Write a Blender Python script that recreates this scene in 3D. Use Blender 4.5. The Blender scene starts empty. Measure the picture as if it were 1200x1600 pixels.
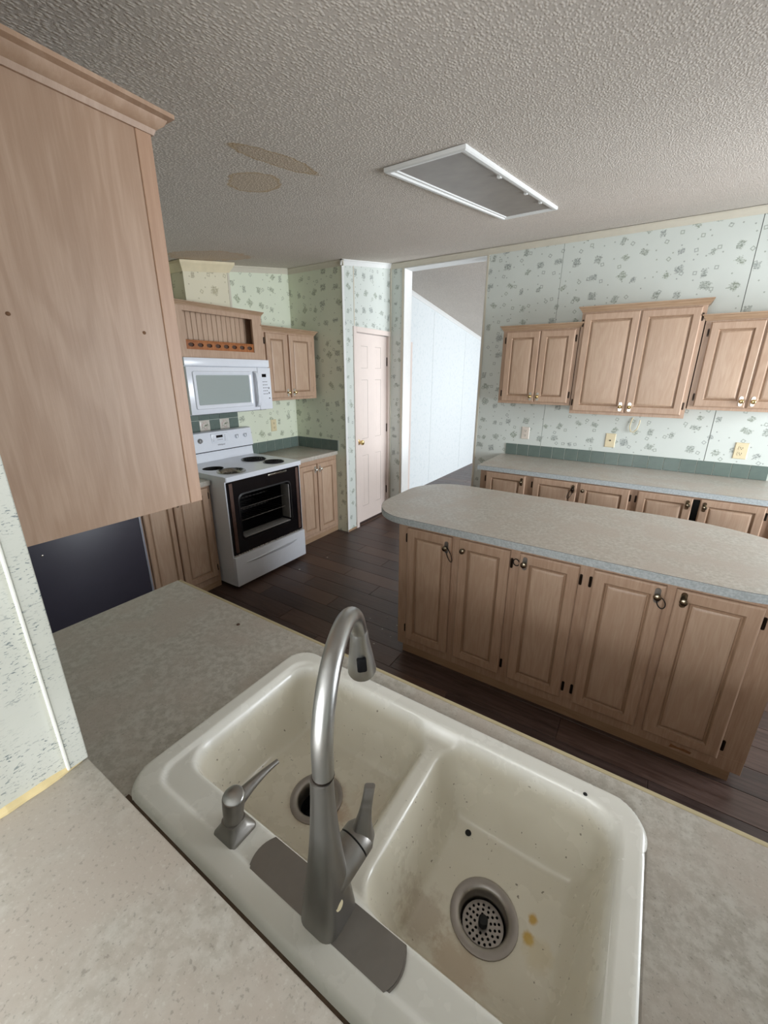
import bpy, bmesh, math, random
from mathutils import Vector, Matrix
random.seed(7)
S = bpy.context.scene
COL = S.collection

# ------------------------------------------------------------------ camera
CAM_Z = 1.617
cam = bpy.data.cameras.new('camera')
cam.sensor_fit = 'VERTICAL'; cam.sensor_height = 36.0
cam.lens = 640.383 * 36.0 / 1600.0
cam.shift_x = -(602.474 - 600.0) / 1600.0
cam.shift_y = (793.377 - 800.0) / 1600.0
cam.clip_start = 0.02
camo = bpy.data.objects.new('camera', cam); COL.objects.link(camo)
Rr = (0.840655306649981, 0.5415551128948505, 0.004088410286668341)
Rd = (0.1717140951627159, -0.259376718148758, -0.9503883351582286)
Rf = (-0.5136272236979619, 0.7996510350020348, -0.3110390607246916)
camo.matrix_world = Matrix(((Rr[0], -Rd[0], -Rf[0], 0), (Rr[1], -Rd[1], -Rf[1], 0), (Rr[2], -Rd[2], -Rf[2], CAM_Z), (0, 0, 0, 1)))
S.camera = camo

# ------------------------------------------------------------------ world, lights, exposure
S.view_settings.view_transform = 'Standard'
S.view_settings.look = 'None'
S.view_settings.gamma = 1.0
S.view_settings.use_curve_mapping = False
S.view_settings.exposure = 0.0
S.cycles.use_denoising = True
S.cycles.max_bounces = 8
S.cycles.diffuse_bounces = 5
w = bpy.data.worlds.new('daylight'); S.world = w; w.use_nodes = True
bg = w.node_tree.nodes['Background']
bg.inputs['Color'].default_value = (0.62, 0.78, 1.0, 1); bg.inputs['Strength'].default_value = 1.0

def area(name, loc, target, sx, sy, power, col=(1, 1, 1), spread=180):
    l = bpy.data.lights.new(name, 'AREA'); l.shape = 'RECTANGLE'; l.size = sx; l.size_y = sy
    l.energy = power; l.color = col; l.spread = math.radians(spread)
    o = bpy.data.objects.new(name, l); COL.objects.link(o); o.location = loc
    o.rotation_euler = (Vector(target) - Vector(loc)).to_track_quat('-Z', 'Y').to_euler()
    return o
area('window_light_kitchen', (2.58, 2.75, 1.40), (0, 2.85, 1.48), 1.7, 1.4, 74, (0.90, 0.95, 1.0), 115)
area('window_light_living', (-.35, -2.12, 1.50), (-.2, 0, 1.30), 2.2, 1.1, 122, (0.97, 0.985, 1.0))
area('window_light_hall', (1.9, 6.3, 1.45), (-2.7, 6.3, 1.75), 2.6, 1.5, 200, (0.92, 0.96, 1.0))

# ------------------------------------------------------------------ materials
def lin(c):
    out = []
    for v in c:
        v = v / 255.0
        out.append(v / 12.92 if v <= 0.04045 else ((v + 0.055) / 1.055) ** 2.4)
    return tuple(out) + (1.0,)

class N:
    """small node graph writer"""
    def __init__(s, name, rough=0.5, metal=0.0, spec=0.5):
        s.m = bpy.data.materials.new(name); s.m.use_nodes = True
        s.t = s.m.node_tree; s.b = s.t.nodes['Principled BSDF']
        s.b.inputs['Roughness'].default_value = rough
        s.b.inputs['Metallic'].default_value = metal
        s.b.inputs['Specular IOR Level'].default_value = spec
    def n(s, typ, **kw):
        nd = s.t.nodes.new('ShaderNode' + typ)
        for k, v in kw.items():
            if k.startswith('i_'):
                key = k[2:]
                key = int(key) if key.isdigit() else key.replace('_', ' ')
                s.set(nd.inputs[key], v)
            else:
                setattr(nd, k, v)
        return nd
    def set(s, sock, v):
        if isinstance(v, bpy.types.NodeSocket): s.t.links.new(v, sock)
        else: sock.default_value = v
    def math(s, op, a, b=0.0, c=None, clamp=False):
        nd = s.t.nodes.new('ShaderNodeMath'); nd.operation = op; nd.use_clamp = clamp
        s.set(nd.inputs[0], a); s.set(nd.inputs[1], b)
        if c is not None: s.set(nd.inputs[2], c)
        return nd.outputs[0]
    def vmath(s, op, a, b=(0, 0, 0)):
        nd = s.t.nodes.new('ShaderNodeVectorMath'); nd.operation = op
        s.set(nd.inputs[0], a)
        if op == 'SCALE': s.set(nd.inputs['Scale'], b)
        else: s.set(nd.inputs[1], b)
        return nd.outputs['Value'] if op in ('LENGTH', 'DISTANCE', 'DOT_PRODUCT') else nd.outputs['Vector']
    def co(s, which='Object'):
        return s.n('TexCoord').outputs[which]
    def noise(s, vec, scale, detail=3, rough=0.55, dist=0.0):
        nd = s.n('TexNoise'); s.set(nd.inputs['Vector'], vec); nd.inputs['Scale'].default_value = scale
        nd.inputs['Detail'].default_value = detail; nd.inputs['Roughness'].default_value = rough
        nd.inputs['Distortion'].default_value = dist
        return nd.outputs['Fac']
    def smooth(s, v, a, b, lo=0.0, hi=1.0):
        nd = s.n('MapRange', interpolation_type='SMOOTHSTEP')
        s.set(nd.inputs['Value'], v)
        for k, x in zip(('From Min', 'From Max', 'To Min', 'To Max'), (a, b, lo, hi)): nd.inputs[k].default_value = x
        return nd.outputs['Result']
    def mix(s, fac, a, b, blend='MIX'):
        nd = s.n('Mix', data_type='RGBA', blend_type=blend)
        s.set(nd.inputs[0], fac); s.set(nd.inputs[6], a); s.set(nd.inputs[7], b)
        return nd.outputs[2]
    def ramp(s, v, stops):
        nd = s.n('ValToRGB'); s.set(nd.inputs['Fac'], v)
        els = nd.color_ramp.elements
        while len(els) < len(stops): els.new(0.5)
        for e, (p, c) in zip(els, stops): e.position = p; e.color = c
        return nd.outputs['Color']
    def bump(s, h, strength=0.3, dist=0.01):
        nd = s.n('Bump'); s.set(nd.inputs['Height'], h); nd.inputs['Strength'].default_value = strength
        nd.inputs['Distance'].default_value = dist
        s.t.links.new(nd.outputs['Normal'], s.b.inputs['Normal'])
    def color(s, c): s.set(s.b.inputs['Base Color'], c)
    def sep(s, v):
        nd = s.n('SeparateXYZ'); s.set(nd.inputs[0], v); return nd.outputs
    def comb(s, x, y, z=0.0):
        nd = s.n('CombineXYZ')
        for i, v in enumerate((x, y, z)): s.set(nd.inputs[i], v)
        return nd.outputs[0]

def plain(name, c, rough=0.5, metal=0.0, spec=0.5, var=0.06, scale=30, bump=0.0):
    g = N(name, rough, metal, spec); c = lin(c)
    f = g.noise(g.co(), scale, 4)
    d = tuple(x * (1 - var * 2) for x in c[:3]) + (1,); l = tuple(min(1, x * (1 + var)) for x in c[:3]) + (1,)
    g.color(g.mix(f, d, l))
    if bump: g.bump(f, bump, 0.002)
    return g.m

def wood_mat(name, light, dark, rough=0.42, axis='Z', figure=0.5, rnd=True):
    g = N(name, rough, 0.0, 0.4); co = g.co()
    if rnd:
        r = g.n('ObjectInfo').outputs['Random']
        co = g.vmath('ADD', co, g.comb(g.math('MULTIPLY', r, 13.0), g.math('MULTIPLY', r, 29.0), g.math('MULTIPLY', r, 7.0)))
    sc = {'Z': (1, 1, .055), 'X': (.055, 1, 1), 'Y': (1, .055, 1)}[axis]
    v = g.vmath('MULTIPLY', co, sc)
    fine = g.noise(v, 170, 4, .65)
    sc2 = {'Z': (1, 1, .16), 'X': (.16, 1, 1), 'Y': (1, .16, 1)}[axis]
    big = g.noise(g.vmath('MULTIPLY', co, sc2), 9, 3, .5, .6)
    wv = g.math('SINE', g.math('MULTIPLY', big, 46.0))
    wv = g.smooth(wv, -1, 1)
    f = g.math('ADD', g.math('MULTIPLY', fine, .62), g.math('MULTIPLY', wv, .22 * figure))
    f = g.math('ADD', f, g.math('MULTIPLY', g.noise(co, 2.3, 2), .28))
    f = g.smooth(f, .28, .86)
    c = g.mix(f, lin(dark), lin(light))
    if rnd: c = g.mix(g.math('MULTIPLY', r, .14), c, lin(tuple(x * .9 for x in dark)))
    g.color(c); g.bump(fine, .12, .0012)
    return g.m

OAK = wood_mat('pickled_oak', (200, 175, 152), (181, 152, 129))
OAKF = wood_mat('pickled_oak_frame', (196, 169, 146), (173, 143, 120))
OAKX = wood_mat('pickled_oak_trim', (182, 155, 128), (158, 129, 102), axis='X')
GROOVE = wood_mat('dark_groove_moulding', (178, 150, 126), (152, 123, 99))  # darker wood tone for the rings around the raised panels
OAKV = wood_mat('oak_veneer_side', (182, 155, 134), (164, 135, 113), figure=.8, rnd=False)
ORANGE = wood_mat('orange_gallery_wood', (186, 120, 66), (140, 80, 38))
RAWWOOD = plain('raw_wood_edge', (196, 182, 146), .8)
DARKWOOD = plain('dark_recess_wood', (84, 62, 50), .8)

def laminate():
    g = N('speckled_laminate', .34, 0, .45); co = g.co()
    a = g.noise(co, 7, 4, .6); b = g.noise(co, 60, 4, .65); c = g.noise(co, 210, 2, .6)
    col = g.mix(g.smooth(b, .36, .66), lin((172, 166, 155)), lin((196, 192, 183)))
    col = g.mix(g.smooth(a, .35, .7), col, lin((184, 174, 163)))
    col = g.mix(g.math('MULTIPLY', g.smooth(c, .60, .72), .45), col, lin((122, 117, 108)))
    col = g.mix(g.math('MULTIPLY', g.smooth(c, .40, .30), .35), col, lin((206, 203, 194)))
    g.color(col); g.set(g.b.inputs['Roughness'], g.smooth(a, .3, .7, .30, .42)); g.bump(c, .05, .0008)
    return g.m
LAM = laminate()
def edge_band():
    g = N('bluish_laminate_edge', .4, 0, .4); co = g.co()
    b = g.noise(co, 90, 4, .65)
    g.color(g.mix(g.smooth(b, .35, .65), lin((166, 174, 176)), lin((190, 197, 198)))); return g.m
BAND = edge_band()
SEAM = plain('dark_edge_seam', (74, 74, 74), .6)

def wallpaper(name, base, ink, strength=1.0):
    g = N(name, .62, 0, .3)
    p = g.n('NewGeometry'); pos = g.sep(p.outputs['Position']); nx = g.math('ABSOLUTE', g.sep(p.outputs['True Normal'])[0])
    side = g.math('GREATER_THAN', nx, .5)
    u = g.math('ADD', g.math('MULTIPLY', pos[0], g.math('SUBTRACT', 1.0, side)), g.math('MULTIPLY', g.math('ADD', pos[1], 3.37), side))
    uv = g.comb(u, pos[2])
    wob = g.noise(uv, 95, 3, .7)
    def layer(dens, rand, off):
        q = g.vmath('ADD', g.vmath('SCALE', uv, dens), off)
        vo = g.n('TexVoronoi', voronoi_dimensions='2D'); g.set(vo.inputs['Vector'], q)
        vo.inputs['Scale'].default_value = 1.0; vo.inputs['Randomness'].default_value = rand
        loc = g.vmath('SCALE', g.vmath('SUBTRACT', q, vo.outputs['Position']), 1.0 / dens)
        cs = g.sep(vo.outputs['Color'])
        ang = g.math('MULTIPLY', cs[0], 1.1)
        ang = g.math('SUBTRACT', ang, .3)
        rt = g.n('VectorRotate', rotation_type='Z_AXIS'); g.set(rt.inputs['Vector'], loc); g.set(rt.inputs['Angle'], ang)
        return g.sep(rt.outputs['Vector']), cs
    # large floral squares
    l, cs = layer(6.9, .55, (0.3, 0.1, 0))
    w1 = g.math('ADD', .014, g.math('MULTIPLY', cs[1], .018))
    h1 = g.math('ADD', .013, g.math('MULTIPLY', cs[2], .015))
    inx = g.math('LESS_THAN', g.math('ABSOLUTE', g.math('ADD', l[0], g.math('MULTIPLY', g.math('SUBTRACT', wob, .5), .05))), w1)
    iny = g.math('LESS_THAN', g.math('ABSOLUTE', g.math('ADD', l[1], g.math('MULTIPLY', g.math('SUBTRACT', wob, .5), .06))), h1)
    keep = g.math('GREATER_THAN', cs[2], .1)
    fine = g.smooth(g.noise(uv, 85, 3, .65), .40, .60)
    big = g.math('MULTIPLY', g.math('MULTIPLY', g.math('MULTIPLY', inx, iny), keep), g.math('ADD', .22, g.math('MULTIPLY', fine, .62)))
    # small diamond rings
    l2, c2 = layer(8.3, .8, (7.7, 3.2, 0))
    d2 = g.math('MAXIMUM', g.math('ABSOLUTE', l2[0]), g.math('ABSOLUTE', l2[1]))
    ring = g.math('MULTIPLY', g.math('GREATER_THAN', d2, .007), g.math('LESS_THAN', d2, .0125))
    ring = g.math('MULTIPLY', g.math('MULTIPLY', ring, g.math('GREATER_THAN', c2[1], .35)), .55)
    # dots
    l3, c3 = layer(13.0, .95, (2.1, 5.6, 0))
    d3 = g.math('MAXIMUM', g.math('ABSOLUTE', l3[0]), g.math('ABSOLUTE', l3[1]))
    dot = g.math('MULTIPLY', g.math('MULTIPLY', g.math('LESS_THAN', d3, .0045), g.math('GREATER_THAN', c3[0], .45)), .6)
    m = g.math('MAXIMUM', g.math('MAXIMUM', big, ring), dot)
    bs = g.mix(g.noise(uv, 3.5, 4, .6), lin(tuple(x * .955 for x in base)), lin(base))
    tint = g.mix(cs[0], lin(ink), lin((ink[0] + 4, ink[1] + 10, ink[2] - 16)))
    g.color(g.mix(g.math('MULTIPLY', m, strength), bs, tint))
    return g.m
PAPER = wallpaper('floral_wallpaper', (214, 220, 214), (106, 113, 114), .9)
PAPERG = wallpaper('floral_wallpaper_green', (226, 232, 212), (108, 114, 104), .85)
PAPERS = wallpaper('floral_wallpaper_stained', (224, 218, 194), (130, 118, 92), .8)

def jamb_paper():
    g = N('marbled_jamb_paper', .5, 0, .35); co = g.co()
    st = g.vmath('MULTIPLY', co, (1, 1, 3.2))
    a = g.noise(co, 9, 4, .6); b = g.noise(st, 150, 3, .6, .4); c = g.noise(st, 60, 4, .7)
    patch = g.smooth(g.noise(co, 14, 2), .36, .6)
    col = g.mix(a, lin((192, 194, 184)), lin((210, 211, 203)))
    col = g.mix(g.math('MULTIPLY', g.math('MULTIPLY', g.smooth(b, .585, .625), patch), .9), col, lin((104, 116, 120)))
    col = g.mix(g.math('MULTIPLY', g.smooth(c, .6, .78), .30), col, lin((168, 178, 164)))
    col = g.mix(g.math('MULTIPLY', g.smooth(g.noise(co, 5, 3), .62, .7), .35), col, lin((196, 176, 150)))
    g.color(col); return g.m
JAMB = jamb_paper()
def hall_paper():
    g = N('pale_hall_paper', .6, 0, .3); co = g.co()
    g.color(g.mix(g.math('MULTIPLY', g.smooth(g.noise(co, 22, 4, .7), .5, .68), .5), lin((226, 232, 234)), lin((202, 214, 218))))
    return g.m
HALL = hall_paper()

def popcorn(name, stains=False):
    g = N(name, .95, 0, .15); co = g.co('Object')
    v = g.n('TexVoronoi'); g.set(v.inputs['Vector'], g.vmath('MULTIPLY', co, (1.0, .62, 1.0))); v.inputs['Scale'].default_value = 150
    h = g.math('ADD', g.math('MULTIPLY', g.smooth(v.outputs['Distance'], .15, .62, 1, 0), .7), g.math('MULTIPLY', g.noise(co, 230, 4, .7), .8))
    base = g.mix(g.noise(co, 2.0, 4, .6), lin((214, 206, 196)), lin((228, 220, 211)))
    base = g.mix(g.smooth(h, .9, .3, 0, .5), base, lin((178, 170, 162)))
    if stains:
        p = g.sep(co); nz = g.math('MULTIPLY', g.math('SUBTRACT', g.noise(co, 9, 4, .6), .5), .9)
        def stain(cx, cy, rx, ry, ang, amt, colr, col):
            dx = g.math('SUBTRACT', p[0], cx); dy = g.math('SUBTRACT', p[1], cy); c, s_ = math.cos(ang), math.sin(ang)
            a = g.math('DIVIDE', g.math('ADD', g.math('MULTIPLY', dx, c), g.math('MULTIPLY', dy, s_)), rx)
            b = g.math('DIVIDE', g.math('SUBTRACT', g.math('MULTIPLY', dy, c), g.math('MULTIPLY', dx, s_)), ry)
            d = g.math('ADD', g.math('SQRT', g.math('ADD', g.math('MULTIPLY', a, a), g.math('MULTIPLY', b, b))), nz)
            inside = g.smooth(d, 1.0, .86); edge = g.math('MULTIPLY', g.smooth(d, .7, .95), inside)
            k = g.math('MULTIPLY', g.math('ADD', .5, g.math('MULTIPLY', edge, .5)), g.math('MULTIPLY', inside, amt))
            return g.mix(k, col, lin(colr))
        base = stain(-1.155, 1.14, .045, .225, .03, .9, (184, 156, 116), base)
        base = stain(-1.375, 1.25, .10, .125, .5, .85, (192, 164, 124), base)
        base = stain(-2.85, 2.12, .22, .34, 0, .7, (206, 172, 130), base)
    g.color(base); g.bump(h, .45, .0045)
    return g.m
POP = popcorn('popcorn_ceiling', True)
POP2 = popcorn('popcorn_ceiling_hall')

def sink_mat():
    g = N('stained_enamel', .22, 0, .5); co = g.co(); p = g.sep(co)
    a = g.noise(co, 10, 4, .6)
    depth = g.smooth(p[2], .005, -.03)
    col = g.mix(a, lin((226, 224, 214)), lin((238, 236, 229)))
    dirty = g.mix(g.noise(co, 12, 2, .5), lin((210, 203, 184)), lin((222, 216, 200)))
    col = g.mix(g.math('MULTIPLY', depth, .95), col, dirty)
    def spot(cx, cy, r, amt, colr, col, fuzz=.5, ring=False):
        d = g.vmath('DISTANCE', g.comb(p[0], p[1]), (cx, cy, 0))
        d = g.math('ADD', g.math('DIVIDE', d, r), g.math('MULTIPLY', g.math('SUBTRACT', g.noise(co, 55, 3, .65), .5), fuzz))
        k = g.smooth(d, 1.05, .35)
        if ring: k = g.math('MULTIPLY', k, g.smooth(d, .6, .85))
        return g.mix(g.math('MULTIPLY', g.math('MULTIPLY', k, depth), amt), col, lin(colr))
    # local coordinates: sink centre is (-0.311, 0.4565)
    L = (-.483 + .311, .475 - .4565); R = (-.10 + .311, .475 - .4565)
    col = spot(L[0], L[1], .070, .85, (142, 92, 48), col, .35)
    col = spot(L[0] + .06, L[1] + .0, .03, .45, (150, 104, 60), col, 1.6)
    col = spot(L[0] + .1, L[1] + .04, .07, .15, (176, 140, 98), col, 1.2)
    col = spot(R[0] + .072, R[1] + .012, .013, .95, (196, 160, 74), col, 1.1)
    col = spot(R[0] + .073, R[1] + .042, .010, .95, (192, 154, 72), col, 1.1)
    col = spot(R[0] + .09, R[1], .03, .3, (200, 180, 124), col, 1.0)
    col = spot(R[0] - .09, R[1] - .06, .05, .4, (150, 126, 100), col, 1.6)
    col = spot(R[0] - .015, R[1] - .085, .055, .4, (172, 140, 104), col, 1.4)
    sp = g.noise(co, 120, 2, .5)
    col = g.mix(g.math('MULTIPLY', g.math('MULTIPLY', g.smooth(sp, .71, .75), depth), .75), col, lin((96, 84, 66)))
    g.color(col); g.set(g.b.inputs['Roughness'], g.smooth(a, .3, .7, .16, .34))
    return g.m
SINK = sink_mat()

def plank_mat():
    g = N('dark_vinyl_plank', .36, 0, .45); co = g.co(); r = g.n('ObjectInfo').outputs['Random']
    q = g.vmath('ADD', g.vmath('MULTIPLY', co, (.09, 1, 1)), g.comb(g.math('MULTIPLY', r, 31.0), g.math('MULTIPLY', r, 17.0), 0))
    f = g.noise(q, 46, 5, .68, .5); f2 = g.noise(q, 9, 3, .6)
    c = g.mix(g.smooth(f, .3, .72), lin((50, 37, 34)), lin((98, 80, 74)))
    c = g.mix(g.math('MULTIPLY', f2, .5), c, lin((62, 46, 42)))
    c = g.mix(g.math('MULTIPLY', g.smooth(r, .4, 1.0), .45), c, lin((104, 78, 64)))
    c = g.mix(g.math('MULTIPLY', g.smooth(r, .35, 0), .4), c, lin((52, 42, 40)))
    g.color(c); g.set(g.b.inputs['Roughness'], g.smooth(f, .3, .7, .3, .48)); g.bump(f, .12, .001)
    return g.m
PLANK = plank_mat()

def tile_mat(name, a, b):
    g = N(name, .18, 0, .5); co = g.co(); r = g.n('ObjectInfo').outputs['Random']
    c = g.mix(g.noise(co, 25, 3), lin(a), lin(b)); c = g.mix(g.math('MULTIPLY', r, .25), c, lin(tuple(x * .8 for x in a)))
    g.color(c); return g.m
GREEN = tile_mat('green_glazed_tile', (98, 112, 106), (112, 126, 119))
def floral_tile():
    g = N('floral_tile', .2); co = g.co(); p = g.sep(co)
    d = g.vmath('LENGTH', g.vmath('MULTIPLY', co, (1, 0, 1.0)))
    f = g.smooth(g.noise(co, 75, 3, .7), .48, .6)
    blob = g.math('MULTIPLY', g.smooth(d, .045, .02), f)
    c = g.mix(g.smooth(g.noise(co, 40, 2), .45, .55), lin((168, 76, 92)), lin((96, 108, 84)))
    g.color(g.mix(blob, lin((206, 200, 190)), c)); return g.m
FLORAL = floral_tile()

WHITE = plain('white_enamel', (226, 230, 238), .22, var=.02)
WHITEP = plain('white_painted_trim', (228, 229, 227), .5, var=.03)
CREAM = plain('cream_painted_trim', (206, 200, 184), .55, var=.05, scale=14)
DOORP = plain('pinkish_white_door', (228, 214, 206), .45, var=.03, scale=12)
BLACK = plain('black_enamel', (16, 16, 20), .18, var=.1)
BLACKM = plain('black_matte', (14, 13, 14), .7, var=.1)
OVEN = plain('oven_cavity_enamel', (26, 24, 26), .35, var=.2)
GREYLIP = plain('grey_oven_lip', (150, 148, 146), .4, var=.15)
RUST = plain('rusty_brown_strip', (92, 66, 56), .7, var=.25, scale=50)
DARKPANEL = plain('charcoal_panel', (62, 60, 72), .42, var=.08, scale=6)
GLASSY = plain('microwave_window', (158, 168, 166), .16, var=.04, scale=300)
IVORY = plain('ivory_plastic', (222, 208, 172), .4, var=.03)
PINKPL = plain('pale_plastic', (222, 212, 200), .4, var=.03)
GROUT = plain('pale_grout', (196, 202, 192), .9)
DIFF = plain('dirty_diffuser', (152, 145, 138), .45, var=.16, scale=9)
DARKSLOT = plain('dark_slot', (40, 36, 34), .8)
SEAMGREY = plain('grey_wall_backing', (112, 116, 112), .9)
CAULK = plain('yellowed_caulk', (222, 202, 152), .7, var=.12, scale=40)
WHITECAULK = plain('white_seam_caulk', (236, 236, 228), .6)
INK = plain('grey_print', (96, 98, 104), .6)
CHIP = plain('paint_flake_white', (188, 184, 178), .8)

def metal(name, c, rough, aniso=0.0, var=.1, scale=(1, 1, 1)):
    g = N(name, rough, 1.0); co = g.vmath('MULTIPLY', g.co(), scale)
    f = g.noise(co, 60, 4, .6); cl = lin(c)
    g.color(g.mix(f, tuple(x * (1 - 2 * var) for x in cl[:3]) + (1,), cl))
    g.set(g.b.inputs['Roughness'], g.smooth(f, .3, .7, rough * .85, rough * 1.15))
    return g.m
STEEL = metal('brushed_stainless', (172, 171, 168), .36, scale=(.4, .4, .1), var=.015)
NICKEL = metal('dark_brushed_nickel', (150, 146, 141), .46, var=.03)
DRAIN = metal('stained_drain_steel', (172, 166, 160), .38, var=.08)
CHROME = metal('chrome', (232, 230, 222), .28, var=.03)
TARN = metal('tarnished_knob', (150, 138, 118), .26, var=.2)
HINGE = metal('dark_hinge', (70, 60, 52), .4, var=.2)
BRASS = metal('polished_brass', (228, 200, 140), .24, var=.06)
PANMETAL = metal('chrome_drip_pan', (190, 184, 172), .25, var=.25)

# ------------------------------------------------------------------ mesh helpers
class B:
    def __init__(s): s.bm = bmesh.new()
    def box(s, x0, x1, y0, y1, z0, z1, bev=0.0, seg=2):
        b2 = bmesh.new(); bmesh.ops.create_cube(b2, size=1)
        for v in b2.verts:
            v.co = Vector((x0 + (v.co.x + .5) * (x1 - x0), y0 + (v.co.y + .5) * (y1 - y0), z0 + (v.co.z + .5) * (z1 - z0)))
        if bev: bmesh.ops.bevel(b2, geom=b2.edges[:], offset=bev, segments=seg, affect='EDGES', profile=.5)
        s.join(b2); return s
    def join(s, b2, M=None):
        if M is not None: bmesh.ops.transform(b2, matrix=M, verts=b2.verts[:])
        me = bpy.data.meshes.new('tmp'); b2.to_mesh(me); b2.free(); s.bm.from_mesh(me); bpy.data.meshes.remove(me)
    def loft(s, rings, closed=True, cap0=True, cap1=True):
        R = [[s.bm.verts.new(p) for p in r] for r in rings]; n = len(R[0])
        for a, b in zip(R[:-1], R[1:]):
            for i in range(n if closed else n - 1):
                j = (i + 1) % n
                try: s.bm.faces.new((a[i], a[j], b[j], b[i]))
                except ValueError: pass
        if cap0 and closed and n > 2: s.bm.faces.new(list(reversed(R[0])))
        if cap1 and closed and n > 2: s.bm.faces.new(R[-1])
        return s
    def tube(s, pts, r, n=12, cap=True, closed=False):
        pts = [Vector(p) for p in pts]; rings = []; up = None
        rr = r if isinstance(r, (list, tuple)) else [r] * len(pts)
        for i, p in enumerate(pts):
            if closed: t = pts[(i + 1) % len(pts)] - pts[i - 1]
            else: t = pts[min(i + 1, len(pts) - 1)] - pts[max(i - 1, 0)]
            t.normalize()
            if up is None:
                up = Vector((0, 0, 1)) if abs(t.z) < .9 else Vector((1, 0, 0))
            a = (up - t * up.dot(t)).normalized(); b = t.cross(a); up = a
            rings.append([p + (a * math.cos(q) + b * math.sin(q)) * rr[i] for q in (2 * math.pi * k / n for k in range(n))])
        if closed: rings.append(rings[0]); cap = False
        return s.loft(rings, True, cap, cap)
    def lathe(s, prof, o=(0, 0, 0), axis=(0, 0, 1), n=24, cap0=True, cap1=True):
        ax = Vector(axis).normalized(); q = Vector((0, 0, 1)).rotation_difference(ax); o = Vector(o)
        return s.loft([[o + q @ Vector((r * math.cos(2 * math.pi * k / n), r * math.sin(2 * math.pi * k / n), z)) for k in range(n)] for r, z in prof], True, cap0, cap1)
    def prism(s, poly, z0, z1, bev=0):
        b2 = bmesh.new(); vs = [b2.verts.new((x, y, z0)) for x, y in poly]; f = b2.faces.new(vs)
        r = bmesh.ops.extrude_face_region(b2, geom=[f])
        for v in r['geom']:
            if isinstance(v, bmesh.types.BMVert): v.co.z = z1
        if bev:
            ed = [e for e in b2.edges if abs(e.verts[0].co.z - e.verts[1].co.z) < 1e-6]
            bmesh.ops.bevel(b2, geom=ed, offset=bev, segments=2, affect='EDGES')
        s.join(b2); return s
    def plate(s, outer, holes, M, thick):
        """flat plate in local XY with holes, extruded -Z by thick, placed by M"""
        b2 = bmesh.new(); ed = []
        for loop in [outer] + holes:
            vs = [b2.verts.new((x, y, 0)) for x, y in loop]
            ed += [b2.edges.new((vs[i], vs[(i + 1) % len(vs)])) for i in range(len(vs))]
        bmesh.ops.triangle_fill(b2, edges=ed, use_beauty=True)
        fs = b2.faces[:]
        r = bmesh.ops.extrude_face_region(b2, geom=fs, use_keep_orig=True)
        for v in r['geom']:
            if isinstance(v, bmesh.types.BMVert): v.co.z -= thick
        s.join(b2, M); return s
    def rings_y(s, x0, x1, z0, z1, steps, fill=True, back=None):
        """concentric rectangles (inset, y) facing -Y"""
        rg = [[(x0 + i, y, z0 + i), (x1 - i, y, z0 + i), (x1 - i, y, z1 - i), (x0 + i, y, z1 - i)] for i, y in steps]
        return s.loft(rg, True, back is not None, fill)
    def sweep(s, path, prof, closed=False):
        """profile (out, z) swept along an xy path, out = left of travel"""
        P = [Vector(p) for p in path]; n = len(P); rings = []
        for i in range(n):
            a = (P[i] - P[i - 1]).normalized() if (i > 0 or closed) else None
            b = (P[(i + 1) % n] - P[i]).normalized() if (i < n - 1 or closed) else None
            if a is None: a = b
            if b is None: b = a
            na = Vector((-a.y, a.x)); nb = Vector((-b.y, b.x)); m = (na + nb); m = m / max(.2, m.dot(na)) if m.length > 1e-6 else na
            rings.append([(P[i].x + m.x * o, P[i].y + m.y * o, z) for o, z in prof])
        if closed: rings.append(rings[0])
        return s.loft(rings, True, not closed, not closed)
    def beam(s, p0, p1, prof, out):
        o = Vector(out); p0 = Vector(p0); p1 = Vector(p1)
        return s.loft([[p + o * a + Vector((0, 0, z)) for a, z in prof] for p in (p0, p1)])

ROOTZ = {}
def root_of(o):
    while o.parent: o = o.parent
    return o
def obj(name, b, mat, parent=None, smooth=35, tri=False):
    bm = b.bm if isinstance(b, B) else b
    bmesh.ops.remove_doubles(bm, verts=bm.verts[:], dist=1e-6)
    bmesh.ops.recalc_face_normals(bm, faces=bm.faces[:])
    if parent is not None:
        M = ROOTZ.get(root_of(parent).name)
        if M is not None: bmesh.ops.transform(bm, matrix=M, verts=bm.verts[:])
    me = bpy.data.meshes.new(name); bm.to_mesh(me); bm.free()
    if smooth:
        me.polygons.foreach_set('use_smooth', [True] * len(me.polygons)); me.set_sharp_from_angle(angle=math.radians(smooth))
    me.materials.append(mat)
    o = bpy.data.objects.new(name, me); COL.objects.link(o)
    if parent is not None: o.parent = parent
    return o
def thing(name, label, cat, loc=(0, 0, 0), rotz=0.0, group=None, world=False):
    """Empty at the base. Geometry is given in the turned frame at world height (world=False) or in world coordinates (world=True)."""
    o = bpy.data.objects.new(name, None); COL.objects.link(o); o.empty_display_size = .05
    o.location = loc; o.rotation_euler = (0, 0, rotz); o['label'] = label; o['category'] = cat
    if group: o['group'] = group
    if world: ROOTZ[o.name] = (Matrix.Translation(loc) @ Matrix.Rotation(rotz, 4, 'Z')).inverted()
    else: ROOTZ[o.name] = Matrix.Translation((0, 0, -loc[2]))
    return o
def single(name, b, mat, label, cat, loc, group=None, smooth=35):
    """a thing that is one mesh, geometry in world coordinates, origin moved to loc"""
    bmesh.ops.translate(b.bm, vec=-Vector(loc), verts=b.bm.verts[:])
    o = obj(name, b, mat, None, smooth); o.location = loc; o['label'] = label; o['category'] = cat
    if group: o['group'] = group
    return o
def struct(name, b, mat, parent=None, smooth=0):
    o = obj(name, b, mat, parent, smooth)
    if parent is None: o['kind'] = 'structure'
    return o
def dup(src, name, loc, parent):
    o = src.copy(); o.name = name; COL.objects.link(o); o.location = loc; o.parent = parent; return o
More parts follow.
